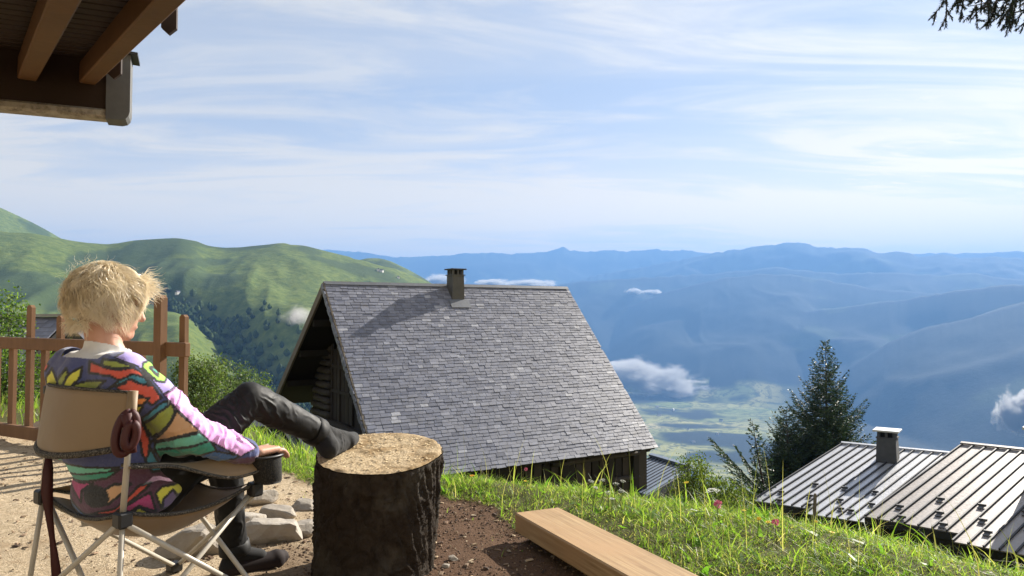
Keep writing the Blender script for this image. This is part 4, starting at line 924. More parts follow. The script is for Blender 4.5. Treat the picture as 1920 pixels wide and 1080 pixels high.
def spruce(name, label, base, top, rmax, seed, whorl_gap=.22, boughs=(), bare=.12, group=None, pal=((.018, .036, .018), (.03, .055, .026), (.045, .075, .036), (.065, .095, .05)), shape=.8):
    """conifer: trunk, drooping boughs in whorls with flat sprays of needle-covered twigs"""
    rg = np.random.RandomState(seed); base = Vector(base); top = Vector(top); H = (top-base).length; root = empty(name, tuple(base)); tag(root, label, 'tree', group)
    bm = bmesh.new(); add_tube(bm, [base-UP*.3, base.lerp(top, .3), base.lerp(top, .7), top], [H*.018, H*.013, H*.006, .006], 8); keepworld(bm_obj("trunk", bm, BARKM, None, True), root)
    cs, ts, ns, Ls, Ws, Cs = [], [], [], [], [], []; bb = bmesh.new()
    def spray(p0, d, length, droop, lift):
        """one bough from p0 along d"""
        d = d.normalized(); side = d.cross(UP).normalized(); pts = []; k = max(int(length/.09), 3)
        for i in range(k+1):
            t = i/k; pts.append(p0+d*(length*t)+UP*(lift*t*t*length-droop*length*t*(1-.55*t)))
        add_tube(bb, [pts[0], pts[len(pts)//2], pts[-1]], [.004+.010*length, .003+.006*length, .002], 4, False)
        for i in range(1, k+1):
            t = i/k; tl = length*(.42*(1-t)+.10)*(.8+.4*rg.rand()); ax = (pts[i]-pts[i-1]).normalized()
            for s in (-1, 1, 0):
                dirn = (ax*(.75 if s else 1.0)+side*(s*.8)+UP*(-.28+.25*rg.rand()-.1)).normalized(); tt = tl if s else .12
                q = pts[i]+Vector(rg.normal(size=3))*.01; m = max(int(tt/.07), 1)
                for j in range(m):
                    c = q+dirn*(tt*j/m); f = (.6+.8*rg.rand()); cc = np.array(pal[rg.randint(len(pal))])*f
                    for _ in range(2):
                        nn = Vector(rg.normal(size=3)).cross(dirn).normalized(); cs.append(c); ts.append((dirn+Vector(rg.normal(size=3))*.28).normalized()); ns.append(nn); Ls.append(.10+.05*rg.rand()); Ws.append(.030+.018*rg.rand()); Cs.append(cc)
    nw = int(H*(1-bare)/whorl_gap)
    for w in range(nw):
        t = w/nw; z = bare+(1-bare)*(t); p0 = base.lerp(top, z); rad = rmax*((1-z)**shape)+.06
        nb = 5+int(3*(1-t)); a0 = rg.rand()*6.28
        for b in range(nb):
            a = a0+6.28*b/nb+rg.normal()*.25; L = rad*(.72+.45*rg.rand())
            spray(p0+UP*rg.normal()*.05, Vector((math.cos(a), math.sin(a), .25*z+.05)), L, .18+.25*(1-z), .35+.25*z)
    for p0, p1, droop in boughs: spray(Vector(p0), Vector(p1)-Vector(p0), (Vector(p1)-Vector(p0)).length, droop, 0)
    n = len(cs); A = lambda q: np.array([tuple(v) for v in q])
    V, F, C = quads(A(cs), A(ts), A(ns), np.array(Ls), np.array(Ws), np.array(Cs))
    keepworld(np_mesh("needles", V, F, NEEDLEM, None, False, C), root); keepworld(bm_obj("branches", bb, BARKM, None, True), root); return root
tp = P(1548, 640, 34.0); gz_ = float(ground_z(tp.x, tp.y)); spruce("spruce_tree", 'tall dark spruce standing left of the silver roof', (tp.x, tp.y, max(gz_, tp.z-11)), tp, 4.1, 4, .20, bare=.1, shape=.95)
tp = P(1474, 762, 33.0); spruce("spruce_tree", 'shorter spruce joined to the left side of the tall spruce', (tp.x+.2, tp.y, max(float(ground_z(tp.x, tp.y)), tp.z-8)), tp, 3.0, 6, .22, bare=.1)
# leaning bare-stemmed young spruce with upswept leaders
tp = P(1410, 788, 26); b0 = P(1445, 960, 26); spruce("spruce_tree", 'thin leaning spruce with long bare boughs beside the bush', (b0.x, b0.y, b0.z-.6), tp, .42, 8, .3, [(P(1440, 935, 26), P(1338, 824, 26), .05), (P(1442, 925, 26), P(1382, 838, 26.2), .05), (P(1440, 950, 26), P(1375, 900, 25.7), .02), (P(1440, 970, 26), P(1350, 935, 25.5), 0)], bare=.25, shape=.5)
# near spruce outside the frame whose bough hangs into the top right corner
def hanging_bough():
    root = empty("spruce_tree", (4.6, 3.9, float(ground_z(4.6, 3.9)))); tag(root, 'dark spruce bough hanging into the top right corner of the sky', 'tree')
    rg = np.random.RandomState(12); bm = bmesh.new(); add_tube(bm, [(4.6, 3.9, -2.5), (4.6, 3.9, 2), (4.58, 3.9, 5.2), (4.6, 3.9, 8)], [.16, .14, .10, .02], 10); keepworld(bm_obj("trunk", bm, BARKM, None, True), root)
    bb = bmesh.new(); cs, ts, ns, Ls, Ws, Cs = [], [], [], [], [], []
    def needles(a, b, dens=430):
        a = Vector(a); b = Vector(b); d = (b-a); L = d.length; d.normalize(); add_tube(bb, [a, b], [.0035, .0015], 4, False)
        for i in range(int(L*dens)*2):
            t = rg.rand(); r = (d*.75+Vector(rg.normal(size=3))*.5); r = (r-d*r.dot(d)*.3).normalized(); nn = Vector(rg.normal(size=3)).cross(r).normalized()
            cs.append(a+d*(L*t)); ts.append((r+d*.8).normalized()); ns.append(nn); Ls.append(.016+.007*rg.rand()); Ws.append(.0042); Cs.append(np.array((.014, .022, .013))*(.6+.8*rg.rand()))
    def branch(a, b, n, sub):
        a = Vector(a); b = Vector(b); add_tube(bb, [a, a.lerp(b, .5)+UP*.02, b], [.009, .006, .002], 5, False); ax = (b-a).normalized()
        for i in range(n):
            t = (i+.6)/n; p = a.lerp(b, t); L = sub*(.5+.5*math.sin(min(1, t*1.2)*2.6))*(.7+.6*rg.rand())
            for s in (-1, 1):
                dd = (ax*.45+Vector((s*.35, s*.2, -.85))+Vector(rg.normal(size=3))*.18).normalized(); e = p+dd*L; needles(p, e)
                for m in (.35, .65): needles(p+dd*(L*m), p+dd*(L*m)+(dd+Vector(rg.normal(size=3))*.75).normalized()*L*.42)
    Yb = 3.9
    branch((4.55, 3.9, 3.2), P(1762, 2, Yb), 24, .19); branch((4.55, 3.9, 3.0), P(1815, 12, Yb-.15), 20, .20); branch((4.55, 3.9, 2.95), P(1885, 15, Yb+.2), 18, .20)
    branch((4.55, 3.9, 3.6), P(1780, -25, Yb+.1), 24, .2); branch((4.55, 3.9, 3.4), P(1790, -12, Yb-.3), 18, .17); branch((4.55, 3.9, 3.3), P(1850, -20, Yb+.3), 14, .2); branch((4.55, 3.9, 3.1), P(1870, -5, Yb-.2), 12, .18)
    n = len(cs); A = lambda q: np.array([tuple(v) for v in q]); V, F, C = quads(A(cs), A(ts), A(ns), np.array(Ls), np.array(Ws), np.array(Cs))
    keepworld(np_mesh("needles", V, F, NEEDLEM, None, False, C), root); keepworld(bm_obj("branches", bb, BARKM, None, True), root)
hanging_bough()

# ---------------------------------------------------------------- far woods on the green mountain
rg = np.random.RandomState(77); n = 26000
x = -800+900*rg.rand(n); y = 250+900*rg.rand(n); d = ravine_dist(x, y)
keep = (rg.rand(n) < np.exp(-(d/17)**2)*.8+.25*np.exp(-(d/45)**2)*(fbm(x/60, y/60, 3) > .15)) & (np.arctan2(x, y) < R(-6)); x, y = x[keep][:4200], y[keep][:4200]
n = len(x); z = land(x, y); hgt = 5+6*rg.rand(n); wid = hgt*(.30+.22*rg.rand(n)); dk = rg.rand(n)
Vs, Fs, Cs = [], [], []; seg = 6; k = seg*3+2
prof = ((.0, .55), (.38, 1.0), (.72, .66)); ang = np.arange(seg)*2*np.pi/seg
pts = []
for zz_, rr_ in prof:
    for a in ang:
        j = .7+.6*rg.rand(n); pts.append(np.stack([x+wid*rr_*j*np.cos(a), y+wid*rr_*j*np.sin(a), z+hgt*zz_], -1))
pts.append(np.stack([x, y, z+hgt], -1)); pts.append(np.stack([x, y, z-1], -1)); V = np.stack(pts, 1).reshape(-1, 3)
f = []
for r_ in range(2):
    for s in range(seg): a, b = r_*seg+s, r_*seg+(s+1) % seg; f += [[a, b, b+seg], [a, b+seg, a+seg]]
for s in range(seg): f.append([2*seg+s, 2*seg+(s+1) % seg, 3*seg])
F = (np.arange(n)[:, None, None]*k+np.array(f)[None]).reshape(-1, 3)
pal = np.array([(.022, .040, .016), (.035, .058, .020), (.05, .075, .026)]); C = np.repeat(pal[rg.randint(0, 3, n)]*(.7+.6*rg.rand(n))[:, None], k, 0)
M = Mat("far_tree"); M.set(col=M.attr(), rough=.9, spec=.1)
tag(np_mesh("woodland", V, F, M.m, None, False, C), 'dark trees crowding the ravine on the green mountain', 'woodland', kind='stuff')
# single trees on the meadow below
TREE_ME = None
def meadow_tree(px, py, h, label, seed):
    global TREE_ME
    best = hit(px, py)
    rg = np.random.RandomState(seed); root = empty("meadow_tree", tuple(best)); tag(root, label, 'tree', 'single trees on the meadow below the mountain')
    n = 260; d = rnd_dirs(n, rg); c = d*np.array([.30, .30, .36])*h*(.5+.5*rg.rand(n)**.5)[:, None]+np.array([0, 0, h*.6]); t = rnd_dirs(n, rg); w = np.cross(t, d); w /= np.linalg.norm(w, axis=1)[:, None]
    V, F, C = quads(c, t, w, h*.16*np.ones(n), h*.14*np.ones(n), np.array([(.03, .05, .02)])*(.6+.9*rg.rand(n))[:, None]); np_mesh("crown", V, F, LEAFM, root, False, C)
    bm = bmesh.new(); add_tube(bm, [(0, 0, -h*.1), (0, 0, h*.6)], [h*.04, h*.02], 6); bm_obj("trunk", bm, BARKM, root)
for i, (px, py, h) in enumerate(((441, 700, 9), (457, 710, 8), (477, 704, 9), (495, 722, 8), (505, 715, 7), (428, 718, 8), (467, 722, 7))):
    meadow_tree(px, py, h, 'small round tree on the meadow between the shrub and the barn', 40+i)

# ---------------------------------------------------------------- flowers standing above the grass
STEMM = plain("flower_stem", (.09, .12, .03), .6); 
def petal_mat(name, c):
    M = Mat(name); M.leaf(c, tuple(min(q*1.1, 1) for q in c), .6, .4); return M.m
PM = {'yellow': petal_mat("yellow_petal", (.80, .60, .02)), 'pink': petal_mat("pink_petal", (.62, .16, .26)), 'white': petal_mat("white_petal", (.78, .78, .72)), 'orange': petal_mat("orange_petal", (.80, .42, .03))}
def flower(px, py, colr, dia, label, kind='daisy', grp='wild flowers on the bank', Yd=None):
    e = PZ(px, py+60, 0.0); Yd = Yd or min(e.y, 4.3); h = P(px, py, Yd); gz = float(ground_z(h.x, h.y)); root = empty("wild_flower", (h.x, h.y, gz)); tag(root, label, 'flower', grp); rg = random.Random(int(px*7+py)); hz = h.z-gz
    bm = bmesh.new(); add_tube(bm, [(rg.uniform(-.02, .02), rg.uniform(-.02, .02), -.01), (rg.uniform(-.01, .01), 0, hz*.5), (0, 0, hz)], [.0022, .0018, .0014], 5); bm_obj("stem", bm, STEMM, root)
    bm = bmesh.new(); c = Vector((0, 0, hz)); tilt = Vector((rg.uniform(-.3, .3), rg.uniform(-.5, 0), 1)).normalized(); ax = tilt.orthogonal().normalized(); ay = tilt.cross(ax)
    if kind == 'daisy':
        for k in range(13):
            a = 2*math.pi*k/13; d = ax*math.cos(a)+ay*math.sin(a); s = tilt.cross(d); r = dia/2*rg.uniform(.85, 1.1); w = dia*.13
            vs = [bm.verts.new(c+d*r*.15-s*w*.3), bm.verts.new(c+d*r*.6-s*w+tilt*r*.14), bm.verts.new(c+d*r+tilt*r*.08), bm.verts.new(c+d*r*.6+s*w+tilt*r*.14), bm.verts.new(c+d*r*.15+s*w*.3)]; bm.faces.new(vs)
        bmesh.ops.create_icosphere(bm, subdivisions=1, radius=dia*.13, matrix=Matrix.Translation(c+tilt*dia*.03))
    elif kind == 'pompon':
        for k in range(60):
            d = Vector((rg.gauss(0, 1), rg.gauss(0, 1), rg.gauss(.4, 1))).normalized(); s = d.orthogonal().normalized(); r = dia/2
            vs = [bm.verts.new(c+d*r*.2-s*r*.1), bm.verts.new(c+d*r*.8-s*r*.16), bm.verts.new(c+d*r*rg.uniform(.9, 1.15)), bm.verts.new(c+d*r*.8+s*r*.16)]; bm.faces.new(vs)
    else:                                            # umbel: a shallow dish of tiny florets on rays
        for k in range(46):
            a = rg.random()*6.28; q = math.sqrt(rg.random()); d = c+(ax*math.cos(a)+ay*math.sin(a))*q*dia/2+tilt*(dia*.16*(1-q*q*.6)); r = dia*.075
            vs = [bm.verts.new(d+Vector((math.cos(b), math.sin(b), rg.uniform(-.3, .3)))*r) for b in (0, 1.26, 2.5, 3.8, 5.0)]; bm.faces.new(vs)
    bm_obj("flower_head", bm, PM[colr], root)
    if kind == 'umbel':
        bm = bmesh.new()
        for k in range(9): a = k*.7; add_tube(bm, [c-tilt*dia*.25, c+(ax*math.cos(a)+ay*math.sin(a))*dia*.36+tilt*dia*.1], .0008, 4, False)
        bm_obj("ray", bm, STEMM, root)
flower(1287, 905, 'yellow', .030, 'tall yellow flower in front of the blue shed')
flower(1337, 922, 'white', .072, 'broad flat white flower head right of the blue shed', 'umbel')
flower(1347, 946, 'pink', .042, 'pink flower just below the flat white flower head', 'pompon')
flower(986, 880, 'pink', .020, 'small pink flower in front of the slate roof', 'pompon')
flower(885, 892, 'orange', .030, 'orange-yellow flower in front of the slate roof near the stump')
flower(985, 902, 'yellow', .018, 'small yellow flower under the pink one before the roof')
flower(1395, 957, 'yellow', .020, 'small yellow flower left of the silver roof corner')
flower(1423, 973, 'yellow', .028, 'yellow flower under the silver roof corner')
flower(1440, 979, 'yellow', .026, 'yellow flower beside the second pink flower')
flower(1454, 979, 'pink', .034, 'second pink flower, below the silver roof eave', 'pompon')
flower(1530, 978, 'yellow', .018, 'small yellow flower at the foot of the wooden stake')
flower(1560, 998, 'yellow', .026, 'yellow flower right of the wooden stake')
for i, (px, py) in enumerate(((1116, 915), (1130, 901), (1140, 925), (1155, 908), (1168, 903), (1165, 921), (1108, 903), (1148, 936))):
    flower(px, py, 'white', .030, 'cream umbel flower in the cluster before the barn wall', 'umbel', 'cream umbels before the barn wall')
# stake
st = P(1527, 985, 4.0); stt = P(1530, 925, 4.0); bm = bmesh.new(); gz = float(ground_z(st.x, st.y)); add_tube(bm, [(0, 0, -.1), (.002, 0, (stt.z-gz)*.6), (.006, 0, stt.z-gz-.012), (.006, 0, stt.z-gz)], [.012, .010, .009, .006], 8)
o = bm_obj("stake", bm, GREYWOOD); o.location = (st.x, st.y, gz); tag(o, 'thin weathered wooden stake in front of the silver roof', 'stake')
# small farm houses far away in the valley and on the mountain
HWALL = plain("far_house_wall", (.75, .72, .68), .8); HROOF = plain("far_house_roof", (.12, .12, .14), .6)
def far_house(px, py, s, label, grp):
    q = hit(px, py)
    rz = random.uniform(0, 3); root = empty("far_house", tuple(q), rz); tag(root, label, 'house', grp)
    bm = bmesh.new(); add_box(bm, (0, 0, s*.2), Vector((1, 0, 0)), Vector((0, 1, 0)), UP, s*.7, s*.45, s*.4); bm_obj("wall", bm, HWALL, root)
    V = [(-s*.75, -s*.5, s*.6), (s*.75, -s*.5, s*.6), (s*.75, s*.5, s*.6), (-s*.75, s*.5, s*.6), (-s*.75, 0, s), (s*.75, 0, s)]; mesh_obj("roof", V, [(0, 1, 5, 4), (2, 3, 4, 5), (0, 4, 3), (1, 2, 5), (3, 2, 1, 0)], HROOF, root)
for px, py in ((1232, 764), (1236, 780), (1262, 770), (1290, 806), (1345, 815), (1300, 830), (1352, 790), (1420, 810)): far_house(px, py, random.uniform(9, 14), 'tiny pale farmhouse far below on the valley floor', 'farmhouses on the valley floor')
for px, py in ((709, 508), (715, 510), (747, 522), (334, 552)): far_house(px, py, 4.5, 'tiny pale shepherd hut on the green mountain', 'huts on the green mountain')
# ================================================================ camping chair
CF = Vector((math.sin(R(34)), math.cos(R(34)), 0)); CR_ = Vector((CF.y, -CF.x, 0))       # chair forward and right
hBR = P(230, 968, 2.2); HZ = hBR.z; CW, CD = .495, .46
hBL = hBR-CR_*CW; hFR = hBR+CF*CD; hFL = hBL+CF*CD
cc0 = (hBR+hFL)/2; chair = empty("camping_chair", (cc0.x, cc0.y, 0)); tag(chair, 'beige folding camping chair with cream tubes and a red strap', 'chair')
TUBEM = plain("cream_tube", (.48, .44, .37), .35, 0, .5); BLK = plain("black_plastic", (.012, .012, .013), .45)
M = Mat("beige_nylon"); v = M.coord(); w1 = M.noise(v, 420, 2, .5); M.set(col=M.mix(M.noise(v, 5, 4), (.22, .145, .075), (.28, .19, .10)), rough=.6, sheen=.2, normal=M.bump(M.noise(v, 9, 2, .5), .25, .02, M.bump(w1, .15, .001))); NYLON = M.m
M = Mat("speckled_piping"); v = M.coord(); M.set(col=M.mix(M.range(M.noise(v, 300, 2, .6), .45, .6), (.012, .011, .010), (.16, .14, .11)), rough=.8); PIPE = M.m
RED = plain("dark_red_webbing", (.055, .007, .006), .6)
def tube_part(name, pts, r, mat, root=chair, n=10, rad=None):
    bm = bmesh.new(); add_tube(bm, pts, rad or r, n); return keepworld(bm_obj(name, bm, mat, None, True), root)
feet = {}
for k, h in (('BR', hBR), ('BL', hBL), ('FR', hFR), ('FL', hFL)):
    out = (h-cc0); out.z = 0; f = h+out.normalized()*.05; gz = float(ground_z(f.x, f.y)); feet[k] = Vector((f.x, f.y, max(gz, -.02)+.012))
    bm = bmesh.new(); add_box(bm, feet[k]+UP*.008, CF, CR_, UP, .024, .024, .018, .006); keepworld(bm_obj("foot_cap", bm, BLK), chair)
hub = {'BR': hBR, 'BL': hBL, 'FR': hFR, 'FL': hFL}
off = {('BR', 'FR'): CR_*.013, ('FR', 'BR'): CR_*-.013, ('BR', 'BL'): CF*-.013, ('BL', 'BR'): CF*.013, ('BL', 'FL'): CR_*.013, ('FL', 'BL'): CR_*-.013, ('FL', 'FR'): CF*-.013, ('FR', 'FL'): CF*.013}
for (a, b), o_ in off.items():
    tube_part("leg_tube", [hub[a]+o_-UP*.02, feet[b]+o_+UP*.01], .0085, TUBEM)
for k in hub:
    bm = bmesh.new(); add_box(bm, hub[k]-UP*.01, CF, CR_, UP, .022, .022, .024, .006); keepworld(bm_obj("hub", bm, BLK), chair)
tube_part("leg_tube", [hBR-UP*.02, feet['BR']], .0085, TUBEM); tube_part("leg_tube", [hBL-UP*.02, feet['BL']], .0085, TUBEM)
bTR = hBR+CF*.025+UP*.36; bTL = hBL+CF*.025+UP*.36
tube_part("back_post", [hBR, hBR.lerp(bTR, .6), bTR-UP*.01], .0095, TUBEM); tube_part("back_post", [hBL, bTL-UP*.01], .0095, TUBEM)
aFR = hFR+CF*.03+UP*.125+CR_*.005; aFL = hFL+CF*.03+UP*.125
tube_part("front_post", [hFR, aFR], .0085, TUBEM); tube_part("front_post", [hFL, aFL], .0085, TUBEM)
def cloth(name, fn, nu, nv, th, mat, root=chair):
    """sheet p(u,v) with thickness"""
    V = []; F = []
    for j in range(nv+1):
        for i in range(nu+1): V.append(Vector(fn(i/nu, j/nv)))
    for q in V: q += Vector((mnoise.noise(q*9), mnoise.noise(q*9+Vector((5, 0, 0))), mnoise.noise(q*11+Vector((0, 7, 0)))))*.006
    N = []
    for j in range(nv+1):
        for i in range(nu+1):
            a = V[j*(nu+1)+min(i+1, nu)]-V[j*(nu+1)+max(i-1, 0)]; b = V[min(j+1, nv)*(nu+1)+i]-V[max(j-1, 0)*(nu+1)+i]; n = a.cross(b); n = n.normalized() if n.length > 1e-9 else UP; N.append(n)
    m = len(V); V2 = [p+n*th/2 for p, n in zip(V, N)]+[p-n*th/2 for p, n in zip(V, N)]
    for j in range(nv):
        for i in range(nu):
            a = j*(nu+1)+i; F.append((a, a+1, a+nu+2, a+nu+1)); F.append((m+a, m+a+nu+1, m+a+nu+2, m+a+1))
    for i in range(nu): F.append((i, m+i, m+i+1, i+1)); a = nv*(nu+1)+i; F.append((a, a+1, m+a+1, m+a))
    for j in range(nv): a = j*(nu+1); F.append((a, a+nu+1, m+a+nu+1, m+a)); a += nu; F.append((a, m+a, m+a+nu+1, a+nu+1))
    o = mesh_obj(name, V2, F, mat, None, True); return keepworld(o, root)
def back_p(u, v_):                       # u left->right, v bottom->top; wraps the sitter's back
    lo = .50+.06*(abs(u-.5)*2)**2; t = lo+(1-lo)*v_
    a = hBL.lerp(bTL, t); b = hBR.lerp(bTR, t); p = a.lerp(b, u); bul = 1-(2*u-1)**2
    return p-CF*(.115*bul*(1.0-.2*v_))+UP*(.012*bul*v_-.01*bul*(1-v_))
bp = cloth("back_panel", back_p, 26, 10, .006, NYLON)
for vv in (0.0, 1.0): tube_part("piping", [Vector(back_p(i/24, vv)) for i in range(25)], .006 if vv else .011, PIPE, n=6)
for uu, hh in ((0, 'L'), (1, 'R')): tube_part("post_sleeve", [Vector(back_p(uu, 0))-CF*.003, Vector(back_p(uu, .5)), Vector(back_p(uu, 1.0))+UP*.006], .015, NYLON)
bm = bmesh.new(); c = Vector(back_p(.03, .96))-CF*.016-UP*.012; add_box(bm, c, CR_, UP, CF, .008, .014, .008, .003); keepworld(bm_obj("buckle", bm, BLK), chair)
def seat_p(u, v_):                       # u left->right, v back->front
    a = hBL.lerp(hFL, v_); b = hBR.lerp(hFR, v_); p = a.lerp(b, u); s = (1-(2*u-1)**2)*(1-(2*v_-1)**2*.55)
    e = max(0.0, 1-(2*v_-1)**2)*.045; return p-UP*(.115*s+e)+UP*.012
cloth("seat", seat_p, 20, 16, .006, NYLON)
for a, b in (((0, 0), (1, 0)), ((1, 0), (1, 1)), ((0, 0), (0, 1)), ((0, 1), (1, 1))): tube_part("piping", [Vector(seat_p(a[0]+(b[0]-a[0])*i/16, a[1]+(b[1]-a[1])*i/16)) for i in range(17)], .0065, PIPE, n=6)
# side flap hanging below the seat edge on the left
cloth("side_flap", lambda u, v_: hBL.lerp(hFL, u)+UP*(.01-.03*v_)-CR_*.02*v_*(1-u), 8, 4, .004, NYLON)
def arm(b0, f0, s):
    st = b0.lerp(b0+(bTR-hBR), .40); en = f0+UP*.012
    def fn(u, v_):                       # u back->front, v inner->outer
        p = st.lerp(en, u); w = .028+.030*sstep(u, .25, .8)-.012*sstep(u, .9, 1); sag = .020*math.sin(math.pi*u)
        return p+CR_*(s*((v_-.5)*2*w))+CF*(.02*u)-UP*(sag+(.065*max(v_-.5, 0)*2+.02*max(.5-v_, 0)*2)*sstep(u, .2, .7))
    return fn
for s, b0, f0 in ((1, hBR, aFR), (-1, hBL, aFL)):
    fn = arm(b0, f0, s); cloth("armrest", fn, 20, 8, .005, NYLON)
    for vv in (0, 1): tube_part("piping", [Vector(fn(i/18, vv)) for i in range(19)], .006, PIPE, n=6)
# mesh cup holder at the front of the right arm
chp = aFR-CF*.025-UP*.045+CR_*.045
M = Mat("black_mesh"); v = M.coord(); M.set(col=M.mix(M.range(M.voro(v, 260, 'F1', 0), .25, .5), (.05, .045, .035), (.006, .006, .006)), rough=.8); MESHM = M.m
bm = bmesh.new(); r0 = []
for z_, r_ in ((.03, .050), (.02, .049), (-.055, .041), (-.065, .037)): r0.append([bm.verts.new(chp+(CF*math.cos(a)+CR_*math.sin(a))*r_*(1/max(abs(math.cos(a)), abs(math.sin(a)))**.5)+UP*z_-CF*.2*z_) for a in [2*math.pi*k/20 for k in range(20)]])
for a, b in zip(r0, r0[1:]):
    for k in range(20): bm.faces.new((a[k], b[k], b[(k+1) % 20], a[(k+1) % 20]))
bm.faces.new(r0[-1]); ch = bm_obj("cup_holder", bm, MESHM, None, True); keepworld(ch, chair)
tube_part("holder_rim", [chp+(CF*math.cos(a)+CR_*math.sin(a))*.050*(1/max(abs(math.cos(a)), abs(math.sin(a)))**.5)+UP*.03-CF*.006 for a in [2*math.pi*k/24 for k in range(25)]], .005, BLK, ch, n=6)
tube_part("front_bracket", [hFR+CF*.03+UP*.01, hFR+CF*.075+UP*.02], .010, plain("bracket_metal", (.45, .44, .42), .3, .8))
# carry strap: a folded loop on the right post and one long end hanging at the left
def ribbon(name, pts, w, side, mat, root=chair, th=.003):
    side = Vector(side).normalized(); n = len(pts); V = []; F = []; ws = w if hasattr(w, '__len__') else [w]*n
    nr = [((Vector(pts[min(i+1, n-1)])-Vector(pts[max(i-1, 0)])).cross(side)).normalized() for i in range(n)]
    for i, p in enumerate(pts):
        p = Vector(p); V += [p-side*ws[i]/2+nr[i]*th, p+side*ws[i]/2+nr[i]*th, p+side*ws[i]/2-nr[i]*th, p-side*ws[i]/2-nr[i]*th]
    for i in range(n-1):
        for k in range(4): F.append((4*i+k, 4*i+(k+1) % 4, 4*i+4+(k+1) % 4, 4*i+4+k))
    F += [(3, 2, 1, 0), (4*n-4, 4*n-3, 4*n-2, 4*n-1)]
    return keepworld(mesh_obj(name, V, F, mat, None, True), root)
lp = P(236, 812, 2.05); sxv = Vector((.87, .49, 0)); loop = []
for k in range(25):
    a = 2*math.pi*k/24; loop.append(lp+sxv*(math.sin(a)*.030+.012*math.cos(a))+UP*(math.cos(a)*.070)-Vector((-.4, .9, 0))*.004*math.sin(2*a))
tube_part("strap_loop", [lp.lerp(q, .80) for q in loop], .012, RED, n=8); tube_part("strap_loop", [lp.lerp(q, .45)+sxv*.012+Vector((.2, -.4, -.1))*.045 for q in loop], .012, RED, n=8)
tube_part("strap_loop", [lp+UP*.055+Vector((.2, -.4, 0))*.02, lp+sxv*.010, lp-UP*.055+sxv*.014], .015, RED, n=8)
sp0 = hBL-CF*.02+UP*.16; pts = [P(92, 842, sp0.y-.02), P(90, 880, sp0.y-.04), P(88, 920, sp0.y-.05), P(92, 965, sp0.y-.05), P(98, 1010, sp0.y-.05), P(104, 1060, sp0.y-.04), P(110, 1120, sp0.y-.03)]
ribbon("hanging_strap", pts, [.012, .030, .034, .022, .016, .026, .032], (.80, .55, .1), RED)
ribbon("care_label", [hBL.lerp(hFL, .25)-UP*(.03+.03*k)+CR_*(.05+.012*k) for k in range(4)], .055, CF+CR_*.4, plain("label_cloth", (.55, .52, .47), .8))

# ================================================================ person
def tcap(bm, a, b, ra, rb, seg=14):
    """tapered capsule"""
    a = Vector(a); b = Vector(b)
    for p, r in ((a, ra), (b, rb)): bmesh.ops.create_uvsphere(bm, u_segments=seg, v_segments=seg//2+2, radius=r, matrix=Matrix.Translation(p))
    if (b-a).length > 1e-5: add_tube(bm, [a, b], [ra, rb], seg)
def ell(bm, c, ax, ay, az, rx, ry, rz):
    m = Matrix(((ax.x*rx, ay.x*ry, az.x*rz, c.x), (ax.y*rx, ay.y*ry, az.y*rz, c.y), (ax.z*rx, ay.z*ry, az.z*rz, c.z), (0, 0, 0, 1)))
    bmesh.ops.create_uvsphere(bm, u_segments=24, v_segments=16, radius=1.0, matrix=m)
def fuse(bm, voxel, smooth=6, sub=0):
    """voxel union of overlapping shells into one continuous surface -> mesh"""
    me = bpy.data.meshes.new("tmp"); bmesh.ops.recalc_face_normals(bm, faces=bm.faces); bm.to_mesh(me); bm.free(); o = bpy.data.objects.new("tmp", me); sc.collection.objects.link(o)
    m = o.modifiers.new("r", 'REMESH'); m.mode = 'VOXEL'; m.voxel_size = voxel; m.use_smooth_shade = True
    s = o.modifiers.new("s", 'SMOOTH'); s.factor = .5; s.iterations = smooth
    if sub: q = o.modifiers.new("q", 'SUBSURF'); q.levels = sub; q.render_levels = sub
    dg = bpy.context.evaluated_depsgraph_get(); ev = o.evaluated_get(dg); r = bpy.data.meshes.new_from_object(ev); bpy.data.objects.remove(o); bpy.data.meshes.remove(me); return r
def mesh_np(me):
    n = len(me.vertices); V = np.empty(n*3, np.float32); me.vertices.foreach_get('co', V); N = np.empty(n*3, np.float32); me.vertices.foreach_get('normal', N); return V.reshape(-1, 3), N.reshape(-1, 3)
def set_co(me, V): me.vertices.foreach_set('co', V.astype(np.float32).ravel()); me.update()
def put(name, me, mat, root):
    me.name = name; me.materials.clear(); me.materials.append(mat); me.polygons.foreach_set('use_smooth', [True]*len(me.polygons)); o = bpy.data.objects.new(name, me); sc.collection.objects.link(o); return keepworld(o, root)
def cull(me, mask):
    """delete vertices where mask"""
    bm = bmesh.new(); bm.from_mesh(me); bm.verts.ensure_lookup_table(); bmesh.ops.delete(bm, geom=[v for v, k in zip(bm.verts, mask) if k], context='VERTS'); bm.to_mesh(me); bm.free(); me.update()
Fd, Rd = CF, CR_
mid = (hBL+hBR)/2; Hc = mid+Fd*.165; Hc.z = HZ+.005
Cc = Hc-Fd*.105; Cc.z = .845; Cc = Cc-Vector((.02, 0, 0))
SR = Cc+Rd*.165; SL = Cc-Rd*.165
Nk = Cc+Fd*.035+UP*.065
HD = P(208, 567, Nk.y+.02)
WR = P(468, 850, 2.52); TR_ = P(548, 832, 2.72)
ER = SR.lerp(WR, .52)+Rd*.03-UP*.055-Fd*.02
WL = Hc+Fd*.26-Rd*.24; WL.z = .60; EL_ = SL+Fd*.02-Rd*.05-UP*.26; TL_ = WL+Fd*.18-UP*.02
HR = Hc+Rd*.085; HL = Hc-Rd*.085
KR = P(468, 748, 2.66); AR = P(600, 812, 2.95); HEEL = P(616, 836, 2.93); TOE = P(661, 822, 3.12); BALL = HEEL.lerp(TOE, .68)
KL = HL+Fd*.40; KL.z = HZ+.06; AL = P(440, 1045, 2.93); AL.z = .085; TOEL = AL+Fd*.15+Rd*.06; TOEL.z = .035; HEELL = AL-Fd*.03; HEELL.z = .04
